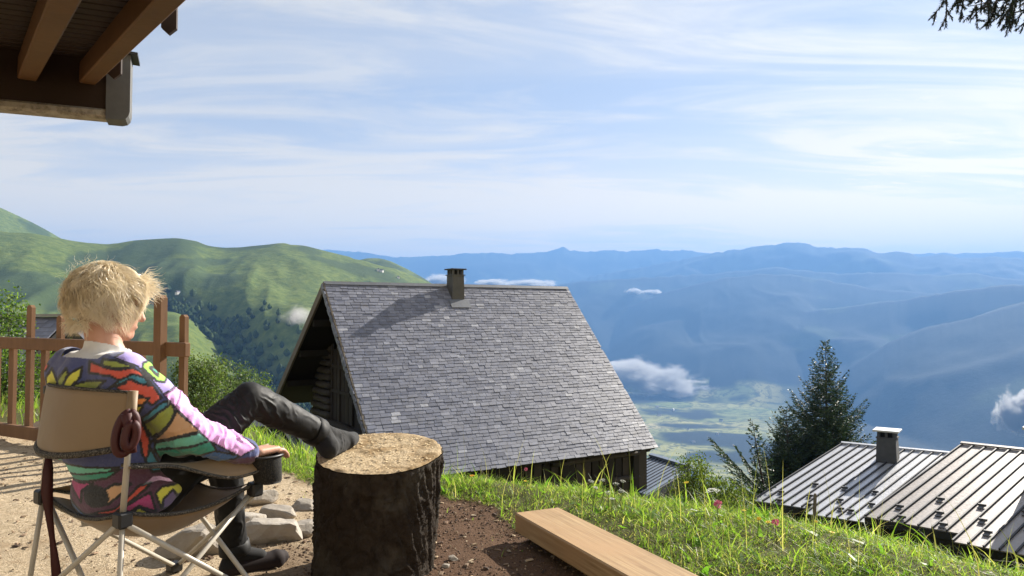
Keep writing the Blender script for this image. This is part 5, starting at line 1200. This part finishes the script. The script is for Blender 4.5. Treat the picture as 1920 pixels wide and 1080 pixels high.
person = empty("person", (Hc.x, Hc.y, 0)); tag(person, 'person with short blond hair and patterned sweater resting one foot on the stump', 'person')
hF = (Vector((math.sin(R(44)), math.cos(R(44)), -.20))).normalized(); hR = hF.cross(UP).normalized(); hU = hR.cross(hF).normalized()
def hp(f, r, u): return HD+hF*f+hR*r+hU*u
# --- body: one continuous skin surface
bm = bmesh.new()
ell(bm, hp(-.012, 0, .018), hR, hF, hU, .074, .095, .088); ell(bm, hp(.028, 0, -.045), hR, hF, hU, .058, .066, .070)
tcap(bm, hp(.070, 0, -.092), hp(.060, 0, -.095), .024, .024); tcap(bm, hp(.010, .050, -.072), hp(.062, .014, -.098), .018, .018); tcap(bm, hp(.010, -.050, -.072), hp(.062, -.014, -.098), .018, .018)
tcap(bm, hp(.086, 0, .005), hp(.106, 0, -.035), .008, .013); tcap(bm, hp(.086, -.018, -.068), hp(.086, .018, -.068), .008, .008)
tcap(bm, hp(.080, -.04, .022), hp(.080, .04, .022), .012, .012)
for s in (-1, 1):
    ell(bm, hp(.055, s*.040, -.028), hR, hF, hU, .020, .022, .022)
    ell(bm, hp(-.005, s*.078, -.012), hR, hF, hU, .008, .020, .032); tcap(bm, hp(-.012, s*.084, .010), hp(-.016, s*.084, -.025), .0055, .0045); tcap(bm, hp(-.002, s*.082, -.036), hp(-.004, s*.080, -.040), .008, .007)
tcap(bm, hp(-.025, 0, -.06), Nk-UP*.03, .050, .056); tcap(bm, Nk-UP*.02, Cc-UP*.02, .058, .085)
tcap(bm, SR.lerp(SL, .15), SL.lerp(SR, .15), .055, .055); ell(bm, Cc.lerp(Hc, .25), Rd, Fd, UP, .145, .095, .14); ell(bm, Cc.lerp(Hc, .62), Rd, Fd, UP, .135, .095, .14); ell(bm, Hc, Rd, Fd, UP, .155, .11, .10)
for S_, E_, W_ in ((SR, ER, WR), (SL, EL_, WL)): tcap(bm, S_, E_, .046, .036); tcap(bm, E_, W_, .036, .024)
def hand(bm, W_, T_, up, sgn):
    d = (T_-W_).normalized(); up = Vector(up); s = d.cross(up).normalized(); n = s.cross(d).normalized(); Lh = .17
    pc = W_+d*.05
    for q in (-.024, -.008, .008, .024): tcap(bm, W_+d*.012+s*q*.7, W_+d*.088+s*q*1.15, .015, .013)
    tips = []
    for q, ln in ((-.029, .058), (-.010, .072), (.009, .076), (.027, .066)):
        k0 = W_+d*.090+s*q; k1 = k0+(d*.93-n*.25).normalized()*ln*.48; k2 = k1+(d*.80-n*.6).normalized()*ln*.32; k3 = k2+(d*.55-n*.8).normalized()*ln*.26
        tcap(bm, k0-d*.02, k1, .0096, .0085); tcap(bm, k1, k2, .0085, .0078); tcap(bm, k2, k3, .0078, .0068); tips.append((k3, d))
    t0 = W_+d*.028+s*(sgn*.026); t1 = t0+(d*.62+s*sgn*.72-n*.2).normalized()*.042; t2 = t1+(d*.9+s*sgn*.28-n*.25).normalized()*.034
    tcap(bm, t0, t1, .0135, .0105); tcap(bm, t1, t2, .0102, .0082)
    return tips
tipsR = hand(bm, WR.lerp(TR_, .08), TR_, UP, -1); hand(bm, WL, TL_, UP, 1)
for H_, K_, A_ in ((HR, KR, AR), (HL, KL, AL)): tcap(bm, H_, K_, .072, .050); tcap(bm, K_, K_.lerp(A_, .35), .048, .052); tcap(bm, K_.lerp(A_, .35), A_, .050, .034)
tcap(bm, AR, HEEL, .030, .028); tcap(bm, HEEL, BALL, .028, .030); tcap(bm, BALL, TOE, .029, .020); tcap(bm, AL, HEELL, .03, .028); tcap(bm, HEELL, TOEL, .028, .024)
bme = fuse(bm, .0052, 3)
M = Mat("skin"); v = M.coord(); M.set(col=M.mix(M.noise(v, 26, 4), (.50, .25, .165), (.62, .36, .26)), rough=.5, spec=.35)
M.b.inputs['Subsurface Weight'].default_value = .12; M.b.inputs['Subsurface Radius'].default_value = (.012, .004, .002)
put("body", bme, M.m, person)
for s in (-1, 1):
    bm = bmesh.new(); bmesh.ops.create_uvsphere(bm, u_segments=12, v_segments=8, radius=.0125, matrix=Matrix.Translation(hp(.078, s*.030, 0))); keepworld(bm_obj("eye", bm, plain("eye_white", (.7, .68, .65), .2), None, True), person)
# --- trousers
bm = bmesh.new()
ell(bm, Hc+UP*.01, Rd, Fd, UP, .182, .140, .118); ell(bm, Hc+Fd*.05+UP*.02, Rd, Fd, UP, .160, .12, .10)
tcap(bm, HR, HR.lerp(KR, .5), .096, .082); tcap(bm, HR.lerp(KR, .5), KR, .082, .064); tcap(bm, KR, KR.lerp(AR, .4), .062, .060); tcap(bm, KR.lerp(AR, .4), KR.lerp(AR, .93), .060, .047)
tcap(bm, HL, KL, .096, .066); tcap(bm, KL, KL.lerp(AL, .35), .064, .064); tcap(bm, KL.lerp(AL, .35), KL.lerp(AL, .94), .062, .052)
tme = fuse(bm, .0075, 5, 1); V, N = mesh_np(tme)
def fold_waves(V, N, a, b, r, freq, amp, seed, slant=.6, t0=0, t1=1):
    """creases running round the limb a-b"""
    a = np.array(a); b = np.array(b); ax = b-a; L = np.linalg.norm(ax); ax = ax/L; t = (V-a)@ax/L; rad = V-a-np.outer(t*L, ax); d = np.linalg.norm(rad, axis=1); m = sstep(t, t0-.08, t0+.04)*(1-sstep(t, t1-.04, t1+.08))*(1-sstep(d, r*1.05, r*1.5))
    s1 = np.array(Vector(ax).orthogonal()); s2 = np.cross(ax, s1); an = np.arctan2(rad@s2, rad@s1)
    ph = t*freq+slant*np.sin(an*1+seed)+.5*fbm(an*.7+seed, t*4+seed, 3)*3.6
    w = np.abs(np.mod(ph, 1)-.5)*2; env = .35+.65*np.clip(fbm(np.cos(an)*1.4+seed*3, t*5+np.sin(an)*1.4, 2)+.35, 0, 1)
    return V+N*(((w**1.6)*amp*env-amp*.35)*m)[:, None]
V = fold_waves(V, N, KR+(HR-KR).normalized()*.18, KR, .085, 5, .007, 1.0, .9, 0, .95); V = fold_waves(V, N, KR, AR, .075, 5, .006, 2.0, .9, .02, .45); V = fold_waves(V, N, KR, AR, .075, 4, .004, 3.0, 1.2, .6, .95)
V = fold_waves(V, N, HR, KR, .11, 4, .007, 5.0, 1.0, .1, .6); V = fold_waves(V, N, KL, AL, .08, 3.5, .005, 6.0, .8, .1, .95)
V = V+N*(fbm(V[:, 0]*9+V[:, 2]*7, V[:, 1]*9-V[:, 2]*5, 3)*.004)[:, None]; set_co(tme, V)
V, N = mesh_np(tme)
M = Mat("black_coated_trousers"); v = M.coord(); M.set(col=M.mix(M.noise(v, 30, 5), (.006, .006, .0065), (.013, .0127, .0125)), rough=M.range(M.noise(v, 14, 4), .3, .7, .55, .75), spec=.3, normal=M.bump(M.noise(v, 260, 3), .2, .001)); TROU = M.m
put("trousers", tme, TROU, person)
def cuff(a, b, t, r, name="trouser_cuff"):
    c = Vector(a).lerp(Vector(b), t); ax = (Vector(b)-Vector(a)).normalized(); s1 = ax.orthogonal().normalized(); s2 = ax.cross(s1); bm = bmesh.new(); rings = []; n = 36
    for h, rr in ((-.026, r*.99), (-.022, r*1.09), (0, r*1.11), (.018, r*1.12), (.022, r*1.03), (.016, r*.90)):
        rings.append([bm.verts.new(c+ax*(h+.004*mnoise.noise(Vector((math.cos(2*math.pi*k/n)*2, math.sin(2*math.pi*k/n)*2, h*20))))+(s1*math.cos(2*math.pi*k/n)+s2*math.sin(2*math.pi*k/n))*(rr*(1+.09*mnoise.noise(Vector((math.cos(2*math.pi*k/n)*1.5, math.sin(2*math.pi*k/n)*1.5, h*9)))))) for k in range(n)])
    for p, q in zip(rings, rings[1:]):
        for k in range(n): bm.faces.new((p[k], p[(k+1) % n], q[(k+1) % n], q[k]))
    bmesh.ops.recalc_face_normals(bm, faces=bm.faces); keepworld(bm_obj(name, bm, TROU, None, True), person)
cuff(KR, AR, .93, .052); cuff(KL, AL, .94, .054)
bm = bmesh.new()                          # side seam catching the light
pts = [HR.lerp(KR, t)+Rd*(.098-.026*t)+UP*.018 for t in (.35, .55, .75, .9)]+[KR.lerp(AR, t)+Rd*(.066-.012*t)+UP*(.012+.004*t) for t in (.04, .2, .4, .6, .8, .9)]
# --- socks and slipper
SOCK = Mat("black_knit"); v = SOCK.coord(); SOCK.set(col=SOCK.mix(SOCK.noise(v, 60, 4), (.004, .004, .0045), (.012, .012, .013)), rough=.9, sheen=.05, normal=SOCK.bump(SOCK.noise(v, 300, 2), .4, .001)); SOCK = SOCK.m
bm = bmesh.new(); tcap(bm, KR.lerp(AR, .85), AR, .044, .043); tcap(bm, AR, HEEL-UP*.004, .043, .043); tcap(bm, HEEL-UP*.012, BALL-UP*.004, .037, .042); tcap(bm, AR, BALL+UP*.006, .040, .036); tcap(bm, BALL, TOE, .041, .031); tcap(bm, BALL+Rd*.018, TOE+Rd*.016-Fd*.012, .032, .025)
me = fuse(bm, .0055, 4); V, N = mesh_np(me); V = fold_waves(V, N, AR, BALL, .06, 5, .006, 4.0, .9, .05, .7); V = V+N*(fbm(V[:, 0]*16, V[:, 1]*16+V[:, 2]*12, 3)*.0045)[:, None]; set_co(me, V); put("sock", me, SOCK, person)
bm = bmesh.new(); tcap(bm, KL.lerp(AL, .85), AL, .040, .038); tcap(bm, AL, HEELL, .037, .034); tcap(bm, AL, AL.lerp(TOEL, .6), .034, .030); me = fuse(bm, .006, 3); put("sock", me, SOCK, person)
bm = bmesh.new(); tcap(bm, HEELL-UP*.012, TOEL-UP*.004, .036, .038); tcap(bm, TOEL, TOEL+Fd*.03, .038, .028); me = fuse(bm, .006, 4); put("slipper", me, plain("dark_red_slipper", (.011, .004, .004), .85), person)
# --- sweater
bm = bmesh.new()
tcap(bm, SR.lerp(SL, .12)-UP*.012, SL.lerp(SR, .12)-UP*.012, .076, .076); tcap(bm, Nk-UP*.055, Cc-UP*.03, .085, .11)
ell(bm, Cc.lerp(Hc, .25), Rd, Fd, UP, .182, .125, .16); ell(bm, Cc.lerp(Hc, .6)-Fd*.01, Rd, Fd, UP, .186, .135, .17); ell(bm, Cc.lerp(Hc, .95)-Fd*.01, Rd, Fd, UP, .205, .160, .115); ell(bm, Cc.lerp(Hc, .45)-Fd*.035, Rd, Fd, UP, .17, .12, .20)
for S_, E_, W_ in ((SR, ER, WR), (SL, EL_, WL)):
    tcap(bm, S_-UP*.01, S_.lerp(E_, .5), .075, .070); tcap(bm, S_.lerp(E_, .5), E_, .070, .064); tcap(bm, E_, E_.lerp(W_, .55), .064, .054); tcap(bm, E_.lerp(W_, .55), E_.lerp(W_, .94), .054, .044)
tcap(bm, SR.lerp(ER, .3)-Rd*.05-UP*.02, ER-Rd*.06-UP*.03, .07, .055)
sme = fuse(bm, .0085, 6, 1); V, N = mesh_np(sme)
V = fold_waves(V, N, ER.lerp(SR, .25), WR, .085, 6, .010, 2.2, 1.0, .05, .97); V = fold_waves(V, N, SR, ER, .10, 5, .008, 4.2, .8, .45, .95); V = fold_waves(V, N, EL_, WL, .08, 8, .011, 7.2, .6, .05, .97)
tors = 1-sstep(np.linalg.norm((V-np.array(Cc.lerp(Hc, .5)))[:, :2], axis=1), .2, .3)
V = V+N*(tors*(fbm(V[:, 0]*5+V[:, 1]*3, V[:, 2]*13, 3)*.012))[:, None]; V = V+N*(fbm(V[:, 0]*30+V[:, 2]*20, V[:, 1]*30-V[:, 2]*25, 2)*.0016)[:, None]
set_co(sme, V); V, N = mesh_np(sme)
nk = np.array(Nk); hor = V-nk; fwd = hor@np.array(Fd); rgt = hor@np.array(Rd)
cut = (np.hypot(fwd-.01, rgt) < .15) & (V[:, 2] > nk[2]-.060-.35*fwd+.06*np.abs(rgt))
cull(sme, cut); V, N = mesh_np(sme)
# printed cloth: shapes laid out on the garment, seen square from behind (parallel projection across the back)
vx = Vector((.874, .485, 0)); pc_ = np.array(Cc)
gu = 185+((V-pc_)@np.array(vx))*578; gv = 690-(V[:, 2]-pc_[2])*578
def c5(L): return np.array([(60+a/4.5, 640+b/4.5) for a, b in L])
def c6(L): return np.array([(60+a/4.5, 840+b/4.5) for a, b in L])
BR_ = 1.65
NAVY, RED_, ORG = (.030, .040, .13), (.42, .055, .03), (.50, .17, .04); YEL, OLV, GRN = (.48, .46, .05), (.20, .23, .03), (.22, .50, .05)
TEAL, TEALL, DGRN, LIL, PNK, TAN_ = (.03, .16, .22), (.10, .34, .26), (.02, .20, .14), (.30, .24, .56), (.62, .27, .60), (.42, .24, .12); MAG, BLU, PUR, BLACK = (.30, .03, .12), (.03, .09, .24), (.12, .08, .20), (.008, .008, .01)
NAVY, RED_, ORG, YEL, OLV, GRN, TEAL, TEALL, DGRN, LIL, PNK, TAN_, MAG, BLU, PUR = [tuple(min(q*BR_, .9) for q in c) for c in (NAVY, RED_, ORG, YEL, OLV, GRN, TEAL, TEALL, DGRN, LIL, PNK, TAN_, MAG, BLU, PUR)]
SHAPES = [
 (c5([(0, 130), (60, 140), (130, 100), (210, 200), (190, 245), (120, 235), (60, 250), (10, 345), (-30, 300)]), RED_), (c5([(20, 330), (60, 255), (100, 250), (95, 420), (20, 420)]), TEAL), (c5([(0, 380), (60, 340), (90, 420), (60, 480), (0, 470)]), RED_),
 (c5([(350, 195), (372, 240), (330, 330), (300, 405), (283, 300)]), OLV), (c5([(240, 215), (280, 330), (272, 435), (198, 430), (193, 310)]), YEL), (c5([(472, 185), (462, 270), (400, 350), (310, 430), (338, 310), (390, 240)]), YEL), (c5([(625, 278), (580, 345), (520, 430), (320, 432), (420, 330), (510, 300)]), OLV), (c5([(118, 275), (182, 310), (192, 430), (135, 420)]), OLV), (c5([(540, 430), (620, 392), (725, 388), (700, 435)]), YEL),
 (c5([(520, 140), (600, 170), (700, 190), (830, 190), (910, 250), (960, 330), (1025, 430), (950, 480), (880, 400), (780, 400), (700, 330), (770, 300), (650, 235), (520, 232)]), RED_), (c5([(610, 115), (700, 125), (830, 172), (720, 185), (600, 160)]), OLV), (c5([(650, 345), (720, 280), (820, 235), (905, 268), (935, 325), (870, 312), (800, 272)]), TEAL),
 (c5([(780, 412), (935, 422), (880, 485), (800, 480)]), ORG), (c5([(805, 485), (895, 480), (850, 575), (808, 560)]), YEL), (c5([(885, 650), (895, 580), (1000, 480), (1060, 455), (1085, 480), (960, 585)]), TEAL), (c5([(908, 655), (1000, 540), (1100, 480), (1125, 540), (1070, 650), (972, 765)]), OLV), (c5([(968, 812), (1080, 650), (1140, 545), (1310, 712), (1150, 742)]), TAN_),
 (c5([(990, 885), (995, 820), (1150, 755), (1310, 725), (1390, 800), (1200, 842)]), TEALL), (c5([(1040, 965), (1000, 890), (1200, 850), (1395, 803), (1450, 900), (1300, 932)]), DGRN), (c5([(1050, 1010), (1300, 940), (1440, 900), (1560, 940), (1660, 980), (1400, 1040), (1100, 1060)]), BLU), (c5([(860, 560), (960, 800), (930, 950), (900, 900), (880, 760)]), RED_), (c5([(960, 860), (1060, 1060), (980, 1060), (920, 950)]), TEAL),
 (c5([(690, 100), (790, 40), (920, 60), (1030, 140), (1180, 300), (1185, 330), (1040, 402), (960, 290), (850, 170)]), LIL), (c5([(888, 150), (960, 125), (1025, 175), (1075, 270), (1050, 312), (990, 295), (928, 232), (888, 192)]), GRN), (c5([(940, 190), (960, 185), (1010, 215), (1000, 260), (975, 235)]), DGRN),
 (c5([(1040, 402), (1185, 325), (1420, 440), (1500, 590), (1560, 700), (1800, 930), (1660, 985), (1380, 800), (1100, 480)]), PNK),
 (c6([(220, 110), (300, 55), (340, 80), (735, 90), (650, 130), (400, 160), (228, 182)]), TEALL), (c6([(235, 195), (430, 160), (745, 110), (650, 182), (480, 222), (255, 212)]), DGRN), (c6([(255, 222), (335, 222), (405, 400), (535, 530), (545, 600), (425, 625), (335, 420)]), BLU), (c6([(290, 222), (310, 222), (380, 400), (500, 560), (470, 600), (370, 420)]), TEAL),
 (c6([(365, 240), (560, 230), (480, 300), (468, 385)]), MAG), (c6([(615, 290), (700, 228), (825, 228), (655, 385)]), TAN_), (np.array([(189+18*math.cos(a), 914+18*math.sin(a)) for a in np.linspace(0, 6.28, 17)[:-1]]), BLACK), (c6([(515, 492), (700, 460), (970, 235), (880, 245), (715, 412)]), RED_), (c6([(780, 400), (960, 300), (1010, 480), (880, 400), (790, 480)]), MAG),
 (c6([(1000, 320), (1055, 278), (1265, 288), (1265, 372), (1180, 385), (1140, 318), (1060, 380), (1048, 462)]), YEL), (c6([(1055, 465), (1060, 382), (1140, 318), (1182, 400), (1150, 475)]), PUR), (c6([(1025, 532), (1180, 480), (1258, 562), (1150, 595), (1055, 582)]), RED_), (c6([(775, 545), (880, 418), (965, 482), (840, 482), (800, 545)]), YEL), (c6([(1290, 360), (1400, 400), (1410, 470), (1300, 430)]), YEL)]
col = np.tile(np.array(NAVY), (len(V), 1)); low = gv > 862; col[low] = np.array((.10, .03, .07))
def poly_in(P_, x, y):
    ins = np.zeros(x.shape, bool); n = len(P_)
    for i in range(n):
        x1, y1 = P_[i]; x2, y2 = P_[(i+1) % n]; c = ((y1 > y) != (y2 > y)); xi = (x2-x1)*(y-y1)/((y2-y1) if y2 != y1 else 1e-9)+x1; ins ^= c & (x < xi)
    return ins
def poly_dist(P_, x, y):
    d = np.full(x.shape, 1e9); n = len(P_)
    for i in range(n):
        a = P_[i]; b = P_[(i+1) % n]; v0, v1 = b-a; t = np.clip(((x-a[0])*v0+(y-a[1])*v1)/(v0*v0+v1*v1+1e-9), 0, 1); d = np.minimum(d, np.hypot(x-a[0]-t*v0, y-a[1]-t*v1))
    return d
wob = fbm(V[:, 0]*14, V[:, 2]*14+V[:, 1]*9, 2)*2.0
ax_ = np.array(SR); bx_ = np.array(WR); axs = (bx_-ax_)/np.linalg.norm(bx_-ax_); tarm = np.clip((V-ax_)@axs, 0, None); darm = np.linalg.norm(V-ax_-np.outer(tarm, axs), axis=1)
front = (N@np.array((-.485, .874, 0)) > .45) & (darm > .11)
gu2 = gu+wob; gv2 = gv+wob
for k, (pl, cl) in enumerate(SHAPES):
    i = poly_in(pl, gu2, gv2); col[i] = cl; ds = poly_dist(pl, gu2, gv2); col[ds < (1.5 if cl in (PNK, LIL) else 2.1)] = BLACK
for a, b in (((310, 757), (322, 728)), ((322, 728), (340, 732)), ((325, 716), (293, 730))):
    a = np.array(a, float); b = np.array(b, float); e = b-a; t = np.clip(((gu2-a[0])*e[0]+(gv2-a[1])*e[1])/(e@e), 0, 1); col[np.hypot(gu2-a[0]-t*e[0], gv2-a[1]-t*e[1]) < 1.6] = (.16, .07, .18)
# parts of the cloth turned away: loose colour fields of the same print
fr_c = np.array([PNK, LIL, RED_, TEAL, YEL, NAVY])[(np.floor((fbm(V[:, 0]*5, V[:, 2]*5+V[:, 1]*3, 2)+1)*6).astype(int)) % 6]; col = np.where(front[:, None], fr_c, col)
at = sme.color_attributes.new('Col', 'FLOAT_COLOR', 'POINT'); c4 = np.ones((len(V), 4), np.float32); c4[:, :3] = col; at.data.foreach_set('color', c4.ravel())
M = Mat("printed_fleece"); v = M.coord(); M.set(col=M.mix(M.math('MULTIPLY', M.noise(v, 160, 3), .35), M.attr(), M.mix(.5, M.attr(), (.5, .5, .5))), rough=.95, sheen=.35, spec=.1, normal=M.bump(M.noise(v, 380, 3, .7), .5, .002)); put("sweater", sme, M.m, person)
# --- white shirt collar showing above the sweater
bm = bmesh.new(); tcap(bm, SR.lerp(SL, .15)-UP*.012, SL.lerp(SR, .15)-UP*.012, .070, .070); tcap(bm, Nk-UP*.05, Cc-UP*.03, .081, .105); tcap(bm, Nk-UP*.03, Nk+UP*.03, .076, .066)
cme = fuse(bm, .007, 4, 1); V, N = mesh_np(cme); hor = V-nk; fwd = hor@np.array(Fd); rgt = hor@np.array(Rd); V = V+N*(fbm(V[:, 0]*22, V[:, 1]*22+V[:, 2]*30, 2)*.003)[:, None]; set_co(cme, V)
cull(cme, (V[:, 2] > nk[2]+.012-.28*fwd) | (V[:, 2] < nk[2]-.115-.3*fwd) | (np.hypot(fwd, rgt) > .175))
M = Mat("white_cotton"); v = M.coord(); M.set(col=M.mix(M.noise(v, 40, 3), (.62, .60, .57), (.74, .72, .69)), rough=.9, sheen=.2); put("shirt_collar", cme, M.m, person)
# --- hair: thousands of fine wavy locks growing from the scalp
rg = np.random.RandomState(21); M = Mat("blond_hair"); M.leaf(M.mix(M.math('MULTIPLY', M.island(), .8), (.72, .60, .41), (.90, .82, .66)), (.94, .84, .63), .36, .32); M.b.inputs['Specular IOR Level'].default_value = .6; HAIRM = M.m
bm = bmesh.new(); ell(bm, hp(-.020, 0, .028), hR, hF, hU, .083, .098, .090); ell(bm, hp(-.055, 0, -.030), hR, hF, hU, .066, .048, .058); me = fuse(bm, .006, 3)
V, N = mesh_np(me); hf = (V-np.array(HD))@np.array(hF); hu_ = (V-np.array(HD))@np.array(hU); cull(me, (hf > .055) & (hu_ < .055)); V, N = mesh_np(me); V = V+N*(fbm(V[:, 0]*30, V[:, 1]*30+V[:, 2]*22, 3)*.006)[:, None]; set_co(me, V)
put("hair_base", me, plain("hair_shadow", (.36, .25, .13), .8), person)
Vh, Fh = [], []
cen = hp(-.020, 0, .020); AF, AR_, AU = .118, .100, .114
def loc(p): q = p-cen; return q.dot(hF), q.dot(hR), q.dot(hU)
def shell(p, k):
    """push a point onto the hair envelope (egg on top, falling to the nape below), k = layer"""
    f, r_, u_ = loc(p)
    u_ = min(u_, AU*k*.999)
    if u_ >= 0: q = math.sqrt(max(1-(u_/(AU*k))**2, .0004))
    else: q = 1-.34*min(-u_/.125, 1.3)**1.6
    m = math.sqrt((f/AF)**2+(r_/AR_)**2)+1e-6; s = q*k/m
    if u_ > AU*k*.93: s = min(s, 1.0/max(m, .05)*q*k)
    return cen+hF*(f*s)+hR*(r_*s)+hU*u_
crown = Vector((-.045, .0, .10))
def lock(p, L, w, k0, k1, wav, ph, seg=11, curl=0.0):
    base = len(Vh); step = L/seg
    for i in range(seg+1):
        t = i/seg; f, r_, u_ = loc(p); n = Vector((p-cen)).normalized()
        out = Vector((f, r_, u_))-crown; d = hF*out.x+hR*out.y+hU*(out.z*.5); d = d.normalized()*(.9 if u_ > 0 else .25)-hU*(.55+(.6 if u_ < .02 else 0))+hF*(.35 if (u_ > .02 and f > -.04) else 0)
        c3 = mnoise.noise(p*16); d = d-n*d.dot(n); d.normalize(); s = d.cross(n).normalized()
        d = (d+s*(c3*1.1+.95*math.sin(ph+t*wav))).normalized(); s = d.cross(n).normalized()
        ww = w*(1-.8*t**2.2)*.5; rl = math.sin(ph*2+t*3)*.8; sd = s*math.cos(rl)+n*math.sin(rl)
        off = n*(.005*math.sin(ph*1.3+t*wav*1.3))
        Vh.append(p+off-sd*ww); Vh.append(p+off+sd*ww)
        k = k0+(k1-k0)*t+curl*max(t-.6, 0)**1.5; q = p+d*step; p = q.lerp(shell(q, k), .8)
    for i in range(seg): a = base+2*i; Fh.append((a, a+1, a+3, a+2))
def rooted(v): return cen+hF*(v.dot(hF)*AF*.9)+hR*(v.dot(hR)*AR_*.9)+hU*(v.dot(hU)*AU*.9)
guides = []
while len(guides) < 105:
    v = Vector(rg.normal(size=3)).normalized(); f, r_, u_ = v.dot(hF), v.dot(hR), v.dot(hU)
    if u_ < -.45 or (f > .55 and u_ < .30) or (f > .10 and u_ < -.05): continue
    guides.append((v, (.10+.05*rg.rand())*(1 if u_ > -.1 else .6), 1.03+.17*rg.rand()**1.5, 5+5*rg.rand(), rg.rand()*6.28, .35*rg.rand()*(rg.rand() < .5)))
for v, L, k1, wav, ph, curl in guides:
    for j in range(62):
        w = (v+Vector(rg.normal(size=3))*.085).normalized()
        lock(rooted(w), L*(.85+.3*rg.rand()), .0011+.0013*rg.rand(), .92+.06*rg.rand(), k1+.05*rg.normal()*.6, wav+.5*rg.normal(), ph+.35*rg.normal(), 11, curl)
def stray(p, d, L, w, wav, ph, seg=9):
    base = len(Vh); d = d.normalized(); s = d.orthogonal().normalized()
    for i in range(seg+1):
        t = i/seg; ww = w*(1-.8*t)*.5; b = d.cross(s); Vh.append(p-s*ww); Vh.append(p+s*ww)
        d = (d+s*math.cos(ph+t*wav)*.42+b*math.sin(ph+t*wav)*.42-UP*.03).normalized(); s = (s-d*s.dot(d)).normalized(); p = p+d*(L/seg)
    for i in range(seg): a = base+2*i; Fh.append((a, a+1, a+3, a+2))
for k in range(420):                      # windblown fringe standing off the forehead
    r_ = rg.normal()*.5; u0 = rg.rand(); p = shell(hp(.085, r_*.06, .055+.045*u0), 1.02); stray(p, hF*.9+hU*(-.1+.55*u0)+hR*(r_*.4+rg.normal()*.25), .035+.05*rg.rand(), .0016+.0012*rg.rand(), 5+6*rg.rand(), rg.rand()*6.28)
for k in range(260):                      # loose curls all over the crown
    v = Vector(rg.normal(size=3)).normalized()
    if v.dot(hU) < -.3: continue
    p = shell(rooted(v), 1.08); stray(p, v*.5+Vector(rg.normal(size=3))*.8, .02+.03*rg.rand(), .0010, 7+6*rg.rand(), rg.rand()*6.28)
for k in range(500):                      # wisps at the nape
    r_ = rg.uniform(-1, 1); p = shell(hp(-.10+.03*abs(r_), r_*.055, -.075-.025*rg.rand()), .93); stray(p, -hU*.9-hF*(.2*rg.normal()+.1)+hR*r_*.2, .02+.022*rg.rand(), .0018, 4+4*rg.rand(), rg.rand()*6.28, 6)
ho = np_mesh("hair", np.array([tuple(v) for v in Vh]), np.array(Fh), HAIRM, None, True); keepworld(ho, person)
# ================================================================ low clouds drifting in the valley
M = Mat("cloud_vapour"); M.t.nodes.remove(M.b)
tc = M.coord('Object'); ln = M.n('ShaderNodeVectorMath', operation='LENGTH'); M.l(tc, ln.inputs[0])
oi = M.n('ShaderNodeObjectInfo'); ofs = M.n('ShaderNodeVectorMath', operation='MULTIPLY_ADD'); M.l(tc, ofs.inputs[0]); ofs.inputs[1].default_value = (2.6, 2.6, 1.4); cmb = M.n('ShaderNodeCombineXYZ'); M.l(M.math('MULTIPLY', oi.outputs['Random'], 40.0), cmb.inputs[0]); M.l(cmb.outputs[0], ofs.inputs[2])
nz = M.noise(ofs.outputs[0], 1.0, 6, .62, .4)
fall = M.math('SUBTRACT', 1.0, ln.outputs['Value'])
den = M.math('SUBTRACT', M.math('ADD', M.math('MULTIPLY', fall, .85), M.math('MULTIPLY', nz, 1.5)), 1.02)
at = M.n('ShaderNodeAttribute'); at.attribute_type = 'OBJECT'; at.attribute_name = 'thick'
den = M.math('MULTIPLY', M.math('MAXIMUM', den, 0.0), at.outputs['Fac'])
pv = M.n('ShaderNodeVolumePrincipled'); pv.inputs['Color'].default_value = (.97, .98, 1.0, 1); M.l(den, pv.inputs['Density']); pv.inputs['Anisotropy'].default_value = .25
M.l(pv.outputs[0], M.o.inputs['Volume']); CLOUDM = M.m
def cloud(px, py, Yd, wpx, hpx, depth, thick, label):
    bm = bmesh.new(); bmesh.ops.create_icosphere(bm, subdivisions=3, radius=1.0); o = bm_obj("cloud", bm, CLOUDM); c = P(px, py, Yd); k = Yd/FPX
    o.location = c; o.scale = (wpx*k/2, depth, hpx*k/2); o.rotation_euler = (0, 0, -math.atan2(c.x, c.y)); o['thick'] = thick/(wpx*k*.25); tag(o, label, 'cloud', 'low clouds in the valley')
cloud(1180, 702, 4700, 290, 84, 320, 30.0, 'long white cloud bank lying in the valley right of the barn roof')
cloud(1262, 728, 4600, 200, 50, 260, 16.0, 'thin tail of the cloud bank trailing over the fields')
cloud(1915, 772, 2500, 120, 110, 110, 40.0, 'white cloud puff cut by the right edge of the picture')
cloud(830, 527, 6000, 110, 34, 200, 26.0, 'white cloud left of and behind the barn chimney')
cloud(995, 533, 6200, 130, 26, 200, 26.0, 'flat white cloud just above the right half of the barn ridge')
cloud(925, 530, 6100, 90, 18, 200, 20.0, 'small white cloud between the two above the barn ridge')
cloud(1188, 547, 7000, 40, 16, 160, 30.0, 'left one of two tiny white clouds before the blue hills')
cloud(1222, 548, 7000, 46, 14, 160, 30.0, 'right one of two tiny white clouds before the blue hills')
cloud(562, 592, 640, 100, 50, 30, 1.1, 'faint wisp of mist beside the left rake of the barn roof')
